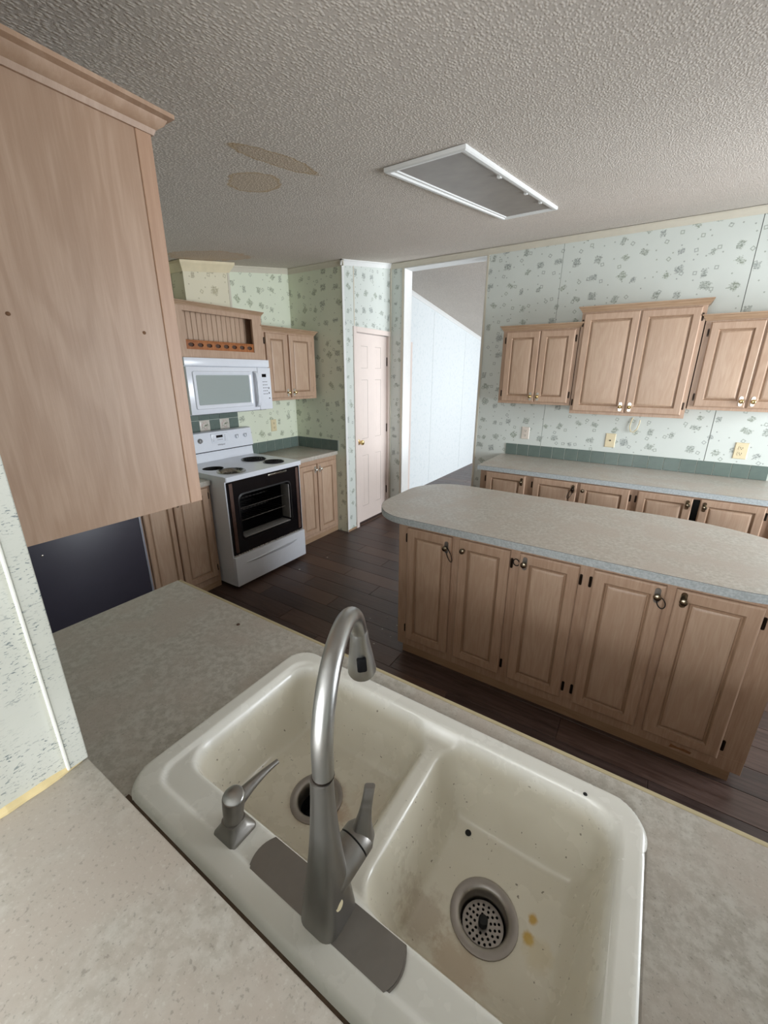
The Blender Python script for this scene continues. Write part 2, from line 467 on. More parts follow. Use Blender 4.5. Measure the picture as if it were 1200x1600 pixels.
def rrect(x0, x1, y0, y1, r, n=6):
    out = []
    for cx, cy, a0 in ((x1 - r, y1 - r, 0), (x0 + r, y1 - r, 90), (x0 + r, y0 + r, 180), (x1 - r, y0 + r, 270)):
        for k in range(n + 1):
            a = math.radians(a0 + 90 * k / n); out.append((cx + r * math.cos(a), cy + r * math.sin(a)))
    return out
def circ(cx, cy, r, n=28): return [(cx + r * math.cos(2 * math.pi * k / n), cy + r * math.sin(2 * math.pi * k / n)) for k in range(n)]
MXZ = Matrix(((1, 0, 0, 0), (0, 0, -1, 0), (0, 1, 0, 0), (0, 0, 0, 1)))   # local XY plate -> XZ plane facing -Y
def front(y): return Matrix.Translation((0, y, 0)) @ MXZ

# ------------------------------------------------------------------ the setting
SL = .147
YB = 4.05                       # kitchen face of the back wall
def cz(y): return 2.69 - SL * (YB - y)
XL, YN, XP = -3.21, 3.235, -2.55

fl = struct('floor', B().box(-3.4, 2.8, -2.3, 8.7, -.08, -.004), DARKWOOD)
pl = B().box(-.456, .456, -.0748, .0748, -.006, 0, .0012, 1)
plank0 = obj('plank', pl, PLANK, fl, 0)
first = True
def lay(y0, y1, x0, x1):
    global first
    for k in range(y0, y1):
        off = (k * .37) % .914
        x = x0 - off + .456
        while x - .456 < x1:
            loc = (x, 1.98 + .1515 * (k + .5), 0)
            if first: plank0.location = loc; first = False
            else: dup(plank0, 'plank', loc, fl)
            x += .914
lay(-8, 8, -2.7, 1.25)
lay(8, 16, -2.52, -1.25)
lay(16, 37, -2.76, -1.3)

wl = struct('wall_left', B().box(XL - .1, XL - .004, .155, YN + .1, 0, 2.75), SEAMGREY)
struct('wall_panel', B().box(XL - .004, XL, .155, 1.24, 0, 2.7), PAPERG, wl)
struct('wall_panel', B().box(XL - .004, XL, 1.243, 2.46, 0, 2.7), PAPERG, wl)
struct('wall_panel', B().box(XL - .004, XL, 2.464, YN, 0, 2.7), PAPERG, wl)
struct('wall_nook', B().box(XL, XP, YN, YN + .1, 0, 2.75), PAPERG)
wp = B()
wp.box(XP - .1, XP, YN + .1, 3.41, 0, 2.75); wp.box(XP - .1, XP, 4.025, YB + .15, 0, 2.75); wp.box(XP - .1, XP, 3.41, 4.025, 2.03, 2.75)
wpk = struct('wall_pantry', wp, PAPER)
struct('wall_panel', B().box(XP, XP + .0015, YN + .0005, 3.397, .0, cz(YN) - .02), PAPER, wpk)
wb = B()
wb.box(-2.65, -2.386, YB + .004, YB + .15, 0, 2.75); wb.box(-2.386, -1.517, YB + .004, YB + .15, 2.635, 2.75); wb.box(-1.517, 2.65, YB + .004, YB + .15, 0, 2.75)
wbk = struct('wall_back', wb, SEAMGREY)
for a, b in ((XP, -2.386), (-1.517, -.8645), (-.8615, .384), (.3885, 1.63), (1.633, 2.6)):
    struct('wall_panel', B().box(a, b, YB, YB + .004, 0, 2.69), PAPER, wbk)
struct('wall_panel', B().box(-2.386, -1.517, YB, YB + .004, 2.635, 2.69), CREAM, wbk)
# opening trims: jamb linings and edge battens
struct('trim_1', B().box(-2.3865, -2.380, YB - .003, YB + .153, 0, 2.635, .001), WHITEP)
struct('trim_2', B().box(-1.523, -1.5165, YB - .003, YB + .153, 0, 2.635, .001), WHITEP)
struct('trim_3', B().box(-2.38, -1.523, YB - .003, YB + .153, 2.628, 2.6355, .001), WHITEP)
struct('trim_4', B().box(-2.41, -2.3865, YB - .006, YB, 0, 2.64, .002), CREAM)
struct('trim_5', B().box(-1.5165, -1.497, YB - .006, YB, 0, 2.64, .002), CREAM)
# crown mouldings
CR = [(0, 0), (.024, 0), (.024, -.008), (.018, -.014), (.010, -.032), (.006, -.046), (0, -.046)]
struct('trim_6', B().beam((XP, YB, cz(YB - .03) - .002), (2.6, YB, cz(YB - .03) - .002), [(a, z) for a, z in CR], (0, -1, 0)), CREAM)
struct('trim_7', B().beam((XL, .155, cz(.155)), (XL, YN, cz(YN)), CR, (1, 0, 0)), CREAM)
struct('trim_8', B().beam((XL, YN, cz(YN - .03)), (XP + .024, YN, cz(YN - .03)), CR, (0, -1, 0)), CREAM)
struct('trim_9', B().beam((XP, YN - .024, cz(YN - .024)), (XP, YB, cz(YB)), CR, (1, 0, 0)), WHITEP)
struct('trim_10', B().box(XP - .004, XP + .004, YN - .004, YN + .028, 0, cz(YN) - .03, .002), WHITEP)
struct('trim_11', B().box(XP, XP + .0035, 3.398, 3.412, 2.05, cz(3.4) - .04, .001), CREAM)
struct('trim_12', B().box(XP, XP + .014, YB - .016, YB, 0, cz(YB) - .04, .003), CREAM)
struct('baseboard_pantry', B().box(XP, XP + .008, YN - .002, 3.385, 0, .022, .002), OAKX)
# ceilings
def slab(y0, y1, z0, z1, x0, x1, t=.06):
    b = B(); b.loft([[(x, y0, z0), (x, y1, z1), (x, y1, z1 + t), (x, y0, z0 + t)] for x in (x0, x1)]); return b
struct('ceiling', slab(.10, YB + .004, cz(.10), cz(YB + .004), -3.32, 2.75), POP)
struct('ceiling_hall', slab(YB + .15, 8.7, 2.69, 2.69 - .15 * 4.5, -3.0, 2.75), POP2)
struct('ceiling_living', B().box(-3.32, 2.75, -2.3, .10, 2.125, 2.2), WHITEP)
# the hall beyond the opening
wh = struct('wall_hall', B().box(-2.88, -2.784, YB + .15, 8.7, 0, 2.75), SEAMGREY)
ys = (4.2, 4.90, 5.55, 6.70, 7.92, 8.7)
for a, b in zip(ys[:-1], ys[1:]):
    struct('wall_panel', B().box(-2.784, -2.78, a + .002, b - .002, 0, 2.74), HALL, wh)
struct('trim_13', B().beam((-2.78, YB + .15, 2.69), (-2.78, 8.65, 2.69 - .15 * 4.45), CR, (1, 0, 0)), WHITEP)
struct('trim_14', B().box(-2.78, -2.762, 4.86, 4.925, 0, 2.0, .003), DOORP)
struct('wall_far', B().box(-2.9, 2.75, 8.6, 8.7, 0, 2.75), HALL)
hr = B(); hr.box(2.65, 2.75, YB + .15, 8.7, 0, .6); hr.box(2.65, 2.75, YB + .15, 8.7, 2.25, 2.75); hr.box(2.65, 2.75, YB + .15, 5.0, .6, 2.25); hr.box(2.65, 2.75, 7.6, 8.7, .6, 2.25)
struct('wall_hall_right', hr, HALL)
# wall with the pass-through, kitchen face y = .155
YW = .155; XJ = -.650
ws = B(); ws.box(XL - .1, XJ, .04, YW, 0, 2.2); ws.box(XJ, 2.75, .04, YW, 0, 1.018); ws.box(1.3, 2.75, .04, YW, 1.018, 2.2)
struct('wall_sink', ws, JAMB)
struct('trim_15', B().box(XJ, XJ + .005, YW - .021, YW + .003, 1.052, 2.12, .0015), JAMB)
struct('trim_16', B().box(XJ, XJ + .006, YW - .0245, YW - .021, 1.052, 2.12, .001), WHITECAULK)
cb = B()
cb.loft([[(XJ, y, 1.0502), (XJ + wv, y, 1.0502), (XJ + wv * .8, y, 1.0502 + wv * .35), (XJ, y, 1.0502 + wv * .8)] for y, wv in ((.020, .004), (.040, .007), (.060, .0095), (.080, .0085), (.100, .0095), (.120, .008), (.136, .005), (.150, .003))])
struct('trim_17', cb, CAULK)
wr = B(); wr.box(2.65, 2.75, YW, YB + .15, 0, .82); wr.box(2.65, 2.75, YW, YB + .15, 2.08, 2.75); wr.box(2.65, 2.75, YW, 1.9, .82, 2.08); wr.box(2.65, 2.75, 3.6, YB + .15, .82, 2.08)
struct('wall_right', wr, PAPER)
wv_ = B(); wv_.box(2.64, 2.76, 1.88, 1.92, .80, 2.10); wv_.box(2.64, 2.76, 3.58, 3.62, .80, 2.10); wv_.box(2.64, 2.76, 1.92, 3.58, .80, .84); wv_.box(2.64, 2.76, 1.92, 3.58, 2.06, 2.10); wv_.box(2.68, 2.72, 1.92, 3.58, 1.43, 1.47)
struct('window_1', wv_, WHITEP)
lr = B(); lr.box(2.65, 2.75, -2.3, .04, 0, 2.2); lr.box(-3.4, -3.3, -2.3, .155, 0, 2.2)
struct('wall_living', lr, PAPER)
rr_ = B(); rr_.box(-3.4, 2.75, -2.3, -2.2, 0, .92); rr_.box(-3.4, 2.75, -2.3, -2.2, 2.08, 2.2); rr_.box(-3.4, -1.47, -2.3, -2.2, .92, 2.08); rr_.box(.77, 2.75, -2.3, -2.2, .92, 2.08)
struct('wall_rear', rr_, PAPER)

# pantry door
d1 = struct('door_1', B().box(XP - .06, XP - .024, 3.425, 4.010, .03, 1.992), DOORP)
XF = XP - .024
def door_face():
    """six panel face in the y-z plane looking +X"""
    b = B(); ysx = [3.425, 3.538, 3.650, 3.786, 3.896, 4.010]; zs = [.03, .205, .775, .955, 1.555, 1.668, 1.878, 1.992]
    for i in range(5):
        for j in range(7):
            y0, y1, z0, z1 = ysx[i], ysx[i + 1], zs[j], zs[j + 1]
            if i in (1, 3) and j in (1, 3, 5):
                st = [(.009, -.011), (.013, -.011), (.030, -.001)]
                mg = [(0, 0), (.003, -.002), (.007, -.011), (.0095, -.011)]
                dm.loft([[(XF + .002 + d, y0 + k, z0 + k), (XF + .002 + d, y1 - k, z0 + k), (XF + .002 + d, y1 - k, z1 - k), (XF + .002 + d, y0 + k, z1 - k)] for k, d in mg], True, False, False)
                b.loft([[(XF + .002 + d, y0 + k, z0 + k), (XF + .002 + d, y1 - k, z0 + k), (XF + .002 + d, y1 - k, z1 - k), (XF + .002 + d, y0 + k, z1 - k)] for k, d in st], True, False, True)
            else:
                b.bm.faces.new([b.bm.verts.new(p) for p in ((XF + .002, y0, z0), (XF + .002, y1, z0), (XF + .002, y1, z1), (XF + .002, y0, z1))])
    return b
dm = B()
struct('door_panels', door_face(), DOORP, d1, 20)
struct('panel_moulding', dm, plain('door_moulding_shade', (168, 155, 148), .5, var=.03), d1, 20)  # greyer tone paints the groove shading around the panels
kb = B(); kb.lathe([(.028, 0), (.028, .005), (.012, .010), (.011, .03), (.022, .036), (.027, .048), (.024, .060), (.010, .066)], (XF + .002, 3.472, .93), (1, 0, 0), 20)
obj('door_knob', kb, BRASS, d1)
for z in (.30, 1.03, 1.74):
    obj('hinge', B().box(XF, XF + .012, 4.006, 4.020, z - .045, z + .045, .002), HINGE, d1)
cs_ = B(); cs_.box(XP - .001, XP + .014, 3.378, 3.424, 0, 2.045, .003); cs_.box(XP - .001, XP + .014, 3.424, 4.03, 1.996, 2.045, .003); cs_.box(XP - .03, XP + .006, 4.0115, 4.033, 0, 1.996, .002)
struct('trim_18', cs_, DOORP)
jb = B(); jb.box(XP - .1, XP - .001, 3.4101, 3.424, 0, 2.0); jb.box(XP - .1, XP - .062, 3.424, 4.0249, 2.0, 2.0299); 
struct('trim_19', jb, DOORP)
struct('trim_20', B().box(XP - .08, XP + .004, 3.424, 4.01, 0, .012, .003), DARKWOOD)

# ------------------------------------------------------------------ cabinet kit (front faces local -Y, back at +Y)
def add_knob(parent, x, z, y, mat, plate=True, platemat=None):
    if plate:
        p = rrect(-.0105, .0105, -.033, .033, .0104, 6)
        obj('backplate', B().plate([(x + a, z + b_) for a, b_ in p], [], front(y - .003), .003), platemat or mat, parent)
    k = B(); k.lathe([(.008, 0), (.006, .004), (.006, .012), (.012, .016), (.0145, .022), (.012, .028), (.005, .031)], (x, y - .0025, z), (0, -1, 0), 16)
    obj('knob', k, mat, parent)
def add_hinge(parent, x, z, y, mat=None):
    b = B(); b.plate(rrect(x - .006, x + .006, z - .026, z + .026, .005, 4), [], front(y - .0035), .0035)
    b.tube([(x, y - .0045, z - .018), (x, y - .0045, z + .018)], .003, 8)
    obj('hinge', b, mat or HINGE, parent)
def add_door(root, x0, x1, z0, z1, hinge, knob, kmat, kplate=True, kpm=None, hmat=None, fr=.052, mat=None, ang=0):
    t = .019; b = B()
    b.rings_y(x0, x1, z0, z1, [(0, -.0005), (0, -t + .006), (.003, -t + .002), (.007, -t), (fr - .006, -t)], fill=False)
    d = obj('door', b, mat or OAKF, root, 25)
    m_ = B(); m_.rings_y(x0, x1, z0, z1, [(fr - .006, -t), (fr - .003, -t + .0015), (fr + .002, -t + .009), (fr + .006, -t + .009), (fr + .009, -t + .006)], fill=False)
    obj('panel_moulding', m_, GROOVE, d, 25)
    p = B(); p.rings_y(x0, x1, z0, z1, [(fr + .009, -t + .006), (fr + .018, -t + .0015), (fr + .022, -t + .001)], fill=True)
    obj('raised_panel', p, OAK, d, 25)
    if knob:
        ks, kv = knob[0], knob[1]
        kx = x1 - .027 if ks == 'R' else x0 + .027
        kz = knob[2] if len(knob) > 2 else (z1 - .052 if kv == 'T' else z0 + .045)
        add_knob(d, kx, kz, -t, kmat, kplate, kpm)
    if hinge:
        hx = x0 - .008 if hinge == 'L' else x1 + .008
        for hz in (z0 + .065, z1 - .065): add_hinge(d, hx, hz, -.0005, hmat)
    return d
def frame_mesh(W, z0, z1, doors, void=(), xs=None):
    b = B(); t = .019; e = .012
    ops = [(d[0] + e, d[1] - e, d[2] + e, d[3] - e) for d in doors]
    lo = min(o[2] for o in ops); hi = max(o[3] for o in ops)
    xa, xb = xs or (0, W)
    b.box(xa, xb, 0, t, z0, lo, .0008, 1); b.box(xa, xb, 0, t, hi, z1, .0008, 1)
    edges = [xa] + [v for o in ops for v in o[:2]] + [xb]
    for i in range(0, len(edges), 2):
        if i // 2 in void: continue
        b.box(edges[i], edges[i + 1], .0001, t, lo, hi)
    return b
def carcass(W, D, z0, z1, top=True, t=.014):
    b = B(); y0 = .0191
    b.box(0, t, y0, D, z0, z1); b.box(W - t, W, y0, D, z0, z1); b.box(t, W - t, D - .006, D, z0, z1); b.box(t, W - t, y0, D - .006, z0 + .001, z0 + t)
    if top: b.box(t, W - t, y0, D - .006, z1 - t, z1 - .001)
    return b
CROWN = [(0, 0), (.004, 0), (.007, .010), (.016, .018), (.020, .028), (.028, .032), (.028, .040), (0, .040)]
def upper(name, label, loc, rotz, W, D, z1, doors, kmat, kpm=None, crown='LR', cs=1.0, group=None, hmat=None, cat='cabinet'):
    t = thing(name, label, cat, loc, rotz, group); z0 = loc[2]
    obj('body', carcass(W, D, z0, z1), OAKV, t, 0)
    obj('face_frame', frame_mesh(W, z0, z1, doors), OAKF, t, 0)
    for x0, x1, a, b_, h, k in doors: add_door(t, x0, x1, a, b_, h, k, kmat, True, kpm, hmat)
    if crown: obj('crown_moulding', fix_crown(W, D, z1, crown, cs), OAKX, t, 30)
    return t
def fix_crown(W, D, z, sides, cs=1.0):
    path = []
    if 'R' in sides: path.append((W, D))
    path += [(W, 0), (0, 0)]
    if 'L' in sides: path.append((0, D))
    b = B(); b.sweep(path, [(o, z + h * cs) for o, h in CROWN]); return b

# ------------------------------------------------------------------ back wall upper cabinets
UY = 3.755; UD = YB - UY - .001
CHR = CHROME
upper('wall_cabinet', 'short two-door oak wall cabinet nearest the doorway, left of the tall one', (-1.212, UY, 1.372), 0, .602, UD, 1.965,
      [(.032, .310, 1.391, 1.955, 'L', ('R', 'B')), (.316, .578, 1.391, 1.955, 'R', ('L', 'B'))], BRASS, CHR)
upper('wall_cabinet', 'tall two-door oak wall cabinet in the middle of the patterned back wall', (-.604, UY - .004, 1.312), 0, .782, UD + .004, 2.070,
      [(.020, .392, 1.335, 2.060, 'L', ('R', 'B')), (.400, .756, 1.335, 2.060, 'R', ('L', 'B'))], BRASS, CHR)
upper('wall_cabinet', 'two-door oak wall cabinet cut by the right frame edge, right of the tall one', (.185, UY, 1.380), 0, .66, UD, 1.968,
      [(.033, .318, 1.402, 1.958, 'L', ('R', 'B')), (.328, .622, 1.402, 1.958, 'R', ('L', 'B'))], BRASS, CHR)

# ------------------------------------------------------------------ back wall base cabinets and worktop
bz = [(-1.140, -.808), (-.745, -.412), (-.394, -.057), (-.006, .320), (.360, .700), (.745, 1.08)]
X0 = -1.195
t = thing('base_cabinet', 'long oak base cabinet run under the back wall worktop, behind the island', 'cabinet', (X0, 3.40, 0))
W = 1.13 - X0
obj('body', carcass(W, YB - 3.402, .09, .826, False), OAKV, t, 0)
kx = [('L', ('R', 'T')), ('L', ('R', 'T')), ('R', ('L', 'T')), ('L', ('R', 'T')), ('R', ('L', 'T')), ('R', ('L', 'T'))]
dz = [(a - X0, b - X0, .10, .820, h, k) for (a, b), (h, k) in zip(bz, kx)]
obj('face_frame', frame_mesh(W, .06, .829, dz, void=(4,)), OAKF, t, 0)
obj('void_backing', B().box(bz[3][1] - X0 - .02, bz[4][0] - X0 + .02, .05, .06, .1, .82), BLACKM, t, 0)  # black sheet stands in for the dark cabinet interior
obj('kick_board', B().box(.0, W, .05, .065, 0, .09), OAKX, t, 0)
for i, (x0, x1, a, b_, h, k) in enumerate(dz):
    add_door(t, x0, x1, a, b_, h, k, TARN if i != 1 else HINGE, i not in (2,), TARN)
wt = thing('worktop', 'speckled grey worktop along the back wall below the wall cabinets', 'worktop', (X0, 3.40, .829))
b = B(); b.box(-.025, 2.4, -.022, YB - 3.402, .829, .866)
obj('slab', b, LAM, wt)
BACKTOP = wt
ts = thing('tile_backsplash', 'single row of green glazed tiles on the back wall behind the worktop', 'tiles', (X0, YB, .866))
T = .1055
obj('grout_bed', B().box(.005, 2.0, -.0045, -.0001, .8665, .8665 + T + .001), GROUT, ts, 0)
tile0 = None
for k in range(18):
    x = -.075 + T / 2 + .005 + k * (T + .004) + .08
    if tile0 is None:
        tb = B().box(-T / 2, T / 2, -.0085, -.0015, 0, T, .0012, 1); tile0 = obj('tile', tb, GREEN, None, 35); tile0.parent = ts
        tile0.location = (x, 0, .0008)
    else: dup(tile0, 'tile', (x, 0, .0008), ts)

# (edge band of the back worktop is added with the island's)
# wall items on the back wall
def outlet(label, x, z, mat, kind, wall=('back',), cat='outlet', w=.072, h=.115):
    if wall[0] == 'back': t = thing('wall_outlet' if kind != 'jack' else 'jack_plate', label, cat, (x, YB, z), 0)
    else: t = thing('wall_outlet', label, cat, wall[1], math.pi / 2)
    b = B(); b.rings_y(-w / 2, w / 2, z - h / 2, z + h / 2, [(0, -.0001), (0, -.003), (.004, -.0065), (.006, -.0065)]); obj('cover_plate', b, mat, t)
    if kind == 'jack':
        obj('socket', B().lathe([(.006, 0), (.006, .003), (.0035, .005)], (0, -.0065, z), (0, -1, 0), 14), DARKSLOT, t)
    else:
        for s in (-1, 1):
            o = obj('socket', B().plate(rrect(-.017, .017, z + s * .021 - .0145, z + s * .021 + .0145, .008), [], front(-.0085), .002), mat, t)
            sl = B()
            for q in (-.0065, .0065): sl.box(q - .0012, q + .0012, -.0092, -.0084, z + s * .021 - .002, z + s * .021 + .008)
            sl.box(-.0025, .0025, -.0092, -.0084, z + s * .021 - .010, z + s * .021 - .005)
            obj('slot', sl, DARKSLOT, o, 0)
    return t
outlet('pale double outlet on the back wall nearest the doorway', -1.013, 1.083, PINKPL, 'outlet')
outlet('ivory cover plate with one centre jack hole below the tall wall cabinet', -.288, 1.075, IVORY, 'jack', cat='wall plate', w=.078, h=.118)
outlet('ivory double outlet on the back wall at the right frame edge', .593, 1.072, IVORY, 'outlet', w=.082, h=.122)
outlet('ivory double outlet on the stove wall right of the stove', 0, 1.118, IVORY, 'outlet', wall=('left', (XL + .0005, 2.905, 1.118)))
hk = [(-.150, YB - .004, 1.275), (-.158, YB - .010, 1.24), (-.162, YB - .014, 1.20), (-.150, YB - .018, 1.165), (-.128, YB - .020, 1.158), (-.106, YB - .020, 1.185), (-.097, YB - .018, 1.225), (-.094, YB - .016, 1.262)]
single('hook_wire', B().tube(hk, .0042, 8), IVORY, 'short white wire bent into a U hanging below the tall wall cabinet', 'wire', (-.13, YB, 1.155))

# ------------------------------------------------------------------ island
IX = -1.094; IY = 1.847
t = thing('kitchen_island', 'oak island cabinet with five raised-panel doors facing the sink', 'cabinet', (IX, IY, 0))
idr = [(-1.034, -.769, 'L', ('R', 'T', .757), True), (-.728, -.467, 'R', ('L', 'T', .765), False), (-.422, -.160, 'R', ('L', 'T', .770), True), (-.105, .160, 'L', ('R', 'T', .770), True), (.192, .460, 'R', ('L', 'T', .776), True)]
dz = [(a - IX, b - IX, .105, .815, h, k) for a, b, h, k, p in idr]
W = .548 - IX; D = .60
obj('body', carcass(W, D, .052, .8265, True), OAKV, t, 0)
obj('face_frame', frame_mesh(W, .052, .829, dz), OAKF, t, 0)
obj('kick_board', B().box(.035, W - .032, .004, .02, 0, .0515), OAKX, t, 0)
kk = B(); kk.box(.042, .056, .0201, D - .05, 0, .0515); kk.box(W - .05, W - .036, .0201, D - .05, 0, .0515)
obj('kick_sides', kk, RAWWOOD, t, 0)
for (x0, x1, a, b_, h, k), q in zip(dz, idr):
    add_door(t, x0, x1, a, b_, h, k, TARN, q[4], TARN if q[0] > 0.1 else NICKEL)
sf = B(); sf.prism([(1.395, .062), (1.43, .066), (1.47, .063), (1.475, .074), (1.45, .078), (1.425, .075), (1.40, .08)], 0, .0004)
bmesh.ops.transform(sf.bm, matrix=Matrix(((1, 0, 0, 0), (0, 0, -1, -.0002), (0, 1, 0, 0), (0, 0, 0, 1))), verts=sf.bm.verts[:])
obj('worn_patch', sf, plain('worn_brown_patch', (150, 108, 74), .8, var=.2, scale=80), t, 0)
def ell(cx, cy, a, b_, t0, t1, n=12):
    return [(cx + a * math.cos(math.radians(t0 + (t1 - t0) * k / n)), cy + b_ * math.sin(math.radians(t0 + (t1 - t0) * k / n))) for k in range(n + 1)]
poly = ell(-1.065, 2.115, .262, .287, 180, 270) + ell(.36, 2.20, .36, .372, 270, 360) + ell(.12, 2.27, .60, .40, 0, 90) + ell(-1.03, 2.36, .297, .31, 90, 180)
wt = thing('island_worktop', 'grey speckled island worktop with rounded ends', 'worktop', (IX, IY, .829), 0, None, True)
obj('slab', B().prism(poly, .8292, .866), LAM, wt, 40)
def band(parent, pts, z0=.8292, z1=.866, closed=True, off=.0012):
    def ring(o, za, zb):
        b = B(); prof = [(0.0001, za), (-o, za), (-o, zb), (0.0001, zb)]
        b.sweep(pts, prof, closed); return b
    bo_ = obj('edge_band', ring(off, z0, z1 - .0012), BAND, parent, 30)
    obj('edge_seam', ring(off * .9, z1 - .00118, z1 - .0002), SEAM, bo_, 30)
band(wt, poly)
bb_ = B(); bb_.box(-.0262, 2.4, -.0232, -.0221, .8292, .8648); bb_.box(-.0262, -.0251, -.0221, YB - 3.403, .8292, .8648); bo_ = obj('edge_band', bb_, BAND, BACKTOP, 0)
bb_ = B(); bb_.box(-.026, 2.4, -.023, -.0221, .86482, .8658); obj('edge_seam', bb_, SEAM, bo_, 0)
def loop(label, pts, r=.0022):
    single('cord_loop', B().tube(pts, r, 8, closed=True), BLACKM, label, 'cord', pts[0])
def oval(cx, cz_, y, rx, rz, tilt, n=20):
    out = []
    for k in range(n):
        a = 2 * math.pi * k / n; u = rx * math.cos(a); v = rz * math.sin(a)
        out.append((cx + u * math.cos(tilt) - v * math.sin(tilt), y - .002 * math.sin(a * 2), cz_ + u * math.sin(tilt) + v * math.cos(tilt)))
    return out
loop('thin black cord loop hanging from the first island door knob on the left', oval(-.778, .726, IY - .030, .011, .044, .42))
loop('black cord loop around the hinge between the second and third island doors', oval(-.436, .762, IY - .010, .014, .017, .3))
loop('dark cord loop hanging from the fourth island door knob', oval(.150, .745, IY - .031, .014, .024, .35))
loop('black cord loop hanging from the second base door knob under the back worktop', oval(-.455, .728, 3.40 - .031, .012, .040, -.35))

# ------------------------------------------------------------------ stove wall: dishwasher, left base cabinet, worktops
R90 = math.pi / 2
t = thing('dishwasher', 'charcoal dishwasher front with light edge strip beyond the sink counter end', 'dishwasher', (-2.69, .64, 0), R90)
obj('door_panel', B().box(.003, .588, -.012, .02, .11, .80, .003), DARKPANEL, t)
obj('control_panel', B().box(.003, .588, -.010, .02, .803, .826, .002), BLACKM, t)
obj('edge_strip', B().box(.5885, .602, -.014, .02, .11, .826, .002), plain('grey_edge_strip', (150, 152, 164), .4), t)
obj('kick_plate', B().box(.003, .600, .03, .045, 0, .108), BLACKM, t)
obj('tub', B().box(.008, .596, .0205, .50, .109, .82), BLACKM, t)
obj('screw', B().lathe([(.006, 0), (.006, .002), (.003, .004)], (.066, -.012, .665), (0, -1, 0), 12), CHROME, t)
t = thing('base_cabinet', 'oak base cabinet with two doors between dishwasher and stove', 'cabinet', (-2.69, 1.247, 0), R90)
W = 1.762 - 1.247
dz = [(.008, .207, .10, .815, None, None), (.218, .488, .10, .815, 'R', ('L', 'T'))]
obj('body', carcass(W, .515, .09, .826, False), OAKV, t, 0); obj('face_frame', frame_mesh(W, .05, .829, dz), OAKF, t, 0)
obj('kick_board', B().box(0, W, .003, .018, 0, .0495), OAKX, t, 0)
add_door(t, *dz[0], TARN, fr=.036); add_door(t, *dz[1], TARN, True, TARN)
wt = thing('worktop', 'short speckled worktop left of the stove, mostly behind the near wall cabinet', 'worktop', (-2.69, .16, .829), R90)
obj('slab', B().box(0, 1.762 - .16, -.022, .516, .829, .866, .003), LAM, wt)
t = thing('base_cabinet', 'small two-door oak base cabinet right of the stove against the nook wall', 'cabinet', (-2.685, 2.545, 0), R90)
W = YN - .003 - 2.545
dz = [(.130, .372, .085, .785, 'L', ('R', 'T')), (.384, .650, .085, .785, 'R', ('L', 'T'))]
obj('body', carcass(W, .52, .09, .826, False), OAKV, t, 0); obj('face_frame', frame_mesh(W, .05, .829, dz), OAKF, t, 0)
obj('kick_board', B().box(0, W, .003, .018, 0, .0495), OAKX, t, 0)
for d_ in dz: add_door(t, *d_, CHROME, True, CHROME)
wt = thing('worktop', 'speckled corner worktop right of the stove below the small wall cabinet', 'worktop', (-2.685, 2.54, .829), R90)
obj('slab', B().box(0, YN - .003 - 2.54, -.025, .522, .829, .866, .003), LAM, wt)
ts = thing('tile_backsplash', 'row of green tiles around the corner worktop right of the stove', 'tiles', (XL, YN, .866), 0)
gb = B(); gb.box(.0001, .0045, -.69, -.0005, .8665, .974); gb.box(.0045, XP - XL - .09, -.0045, -.0001, .8665, .974)
obj('grout_bed', gb, GROUT, ts, 0)
for k in range(5): dup(tile0, 'tile', (.012 + T / 2 + k * (T + .004), 0, .0008), ts)
for k in range(6):
    o = dup(tile0, 'tile', (0, -.012 - T / 2 - k * (T + .004), .0008), ts); o.rotation_euler = (0, 0, R90)
ts = thing('tile_strip', 'strip of green and floral tiles on the wall behind the stove', 'tiles', (XL, 1.80, 1.135), R90)
obj('grout_bed', B().box(0, .685, -.004, -.0002, 1.135, 1.318), GROUT, ts, 0)
ft0 = None
for j in range(2):
    for k in range(7):
        cx = .682 - (k + .5) * .0985
        if j == 0 and k in (1, 3, 5):
            if ft0 is None:
                ft0 = obj('floral_tile', B().box(-.0475, .0475, -.008, -.0015, -.0475, .0475, .0025), FLORAL, None); ft0.parent = ts; ft0.location = (cx, 0, .052)
            else: dup(ft0, 'floral_tile', (cx, 0, .052), ts)
        else:
            o = dup(tile0, 'tile', (cx, 0, .0025 + j * .0985), ts); o.scale = (.9, 1, .9 if j == 0 else .76)

# ------------------------------------------------------------------ stove
t = thing('electric_stove', 'white freestanding electric stove with its oven door missing', 'stove', (-2.515, 1.770, 0), R90)
b = B(); b.box(.003, .02, .004, .64, .03, .868); b.box(.742, .759, .004, .64, .03, .868); b.box(.02, .742, .62, .64, .03, .868); b.box(.02, .742, .02, .62, .03, .05)
obj('body', b, WHITE, t, 0)
holes = [(.150, .330, .080), (.165, .128, .098), (.565, .350, .098), (.590, .128, .080)]
ct = B(); ct.plate(rrect(0, .762, -.022, .600, .012, 4), [circ(x, y, r) for x, y, r in holes], Matrix.Translation((0, 0, .905)), .036)
cto = obj('cooktop', ct, WHITE, t, 30)
def coil(x, y, z, R, turns=4):
    pts = []
    for k in range(turns * 28 + 1):
        a = 2 * math.pi * k / 28; r = .014 + (R - .020) * k / (turns * 28); pts.append((x + r * math.cos(a), y + r * math.sin(a), z))
    return B().tube(pts, .0055, 6)
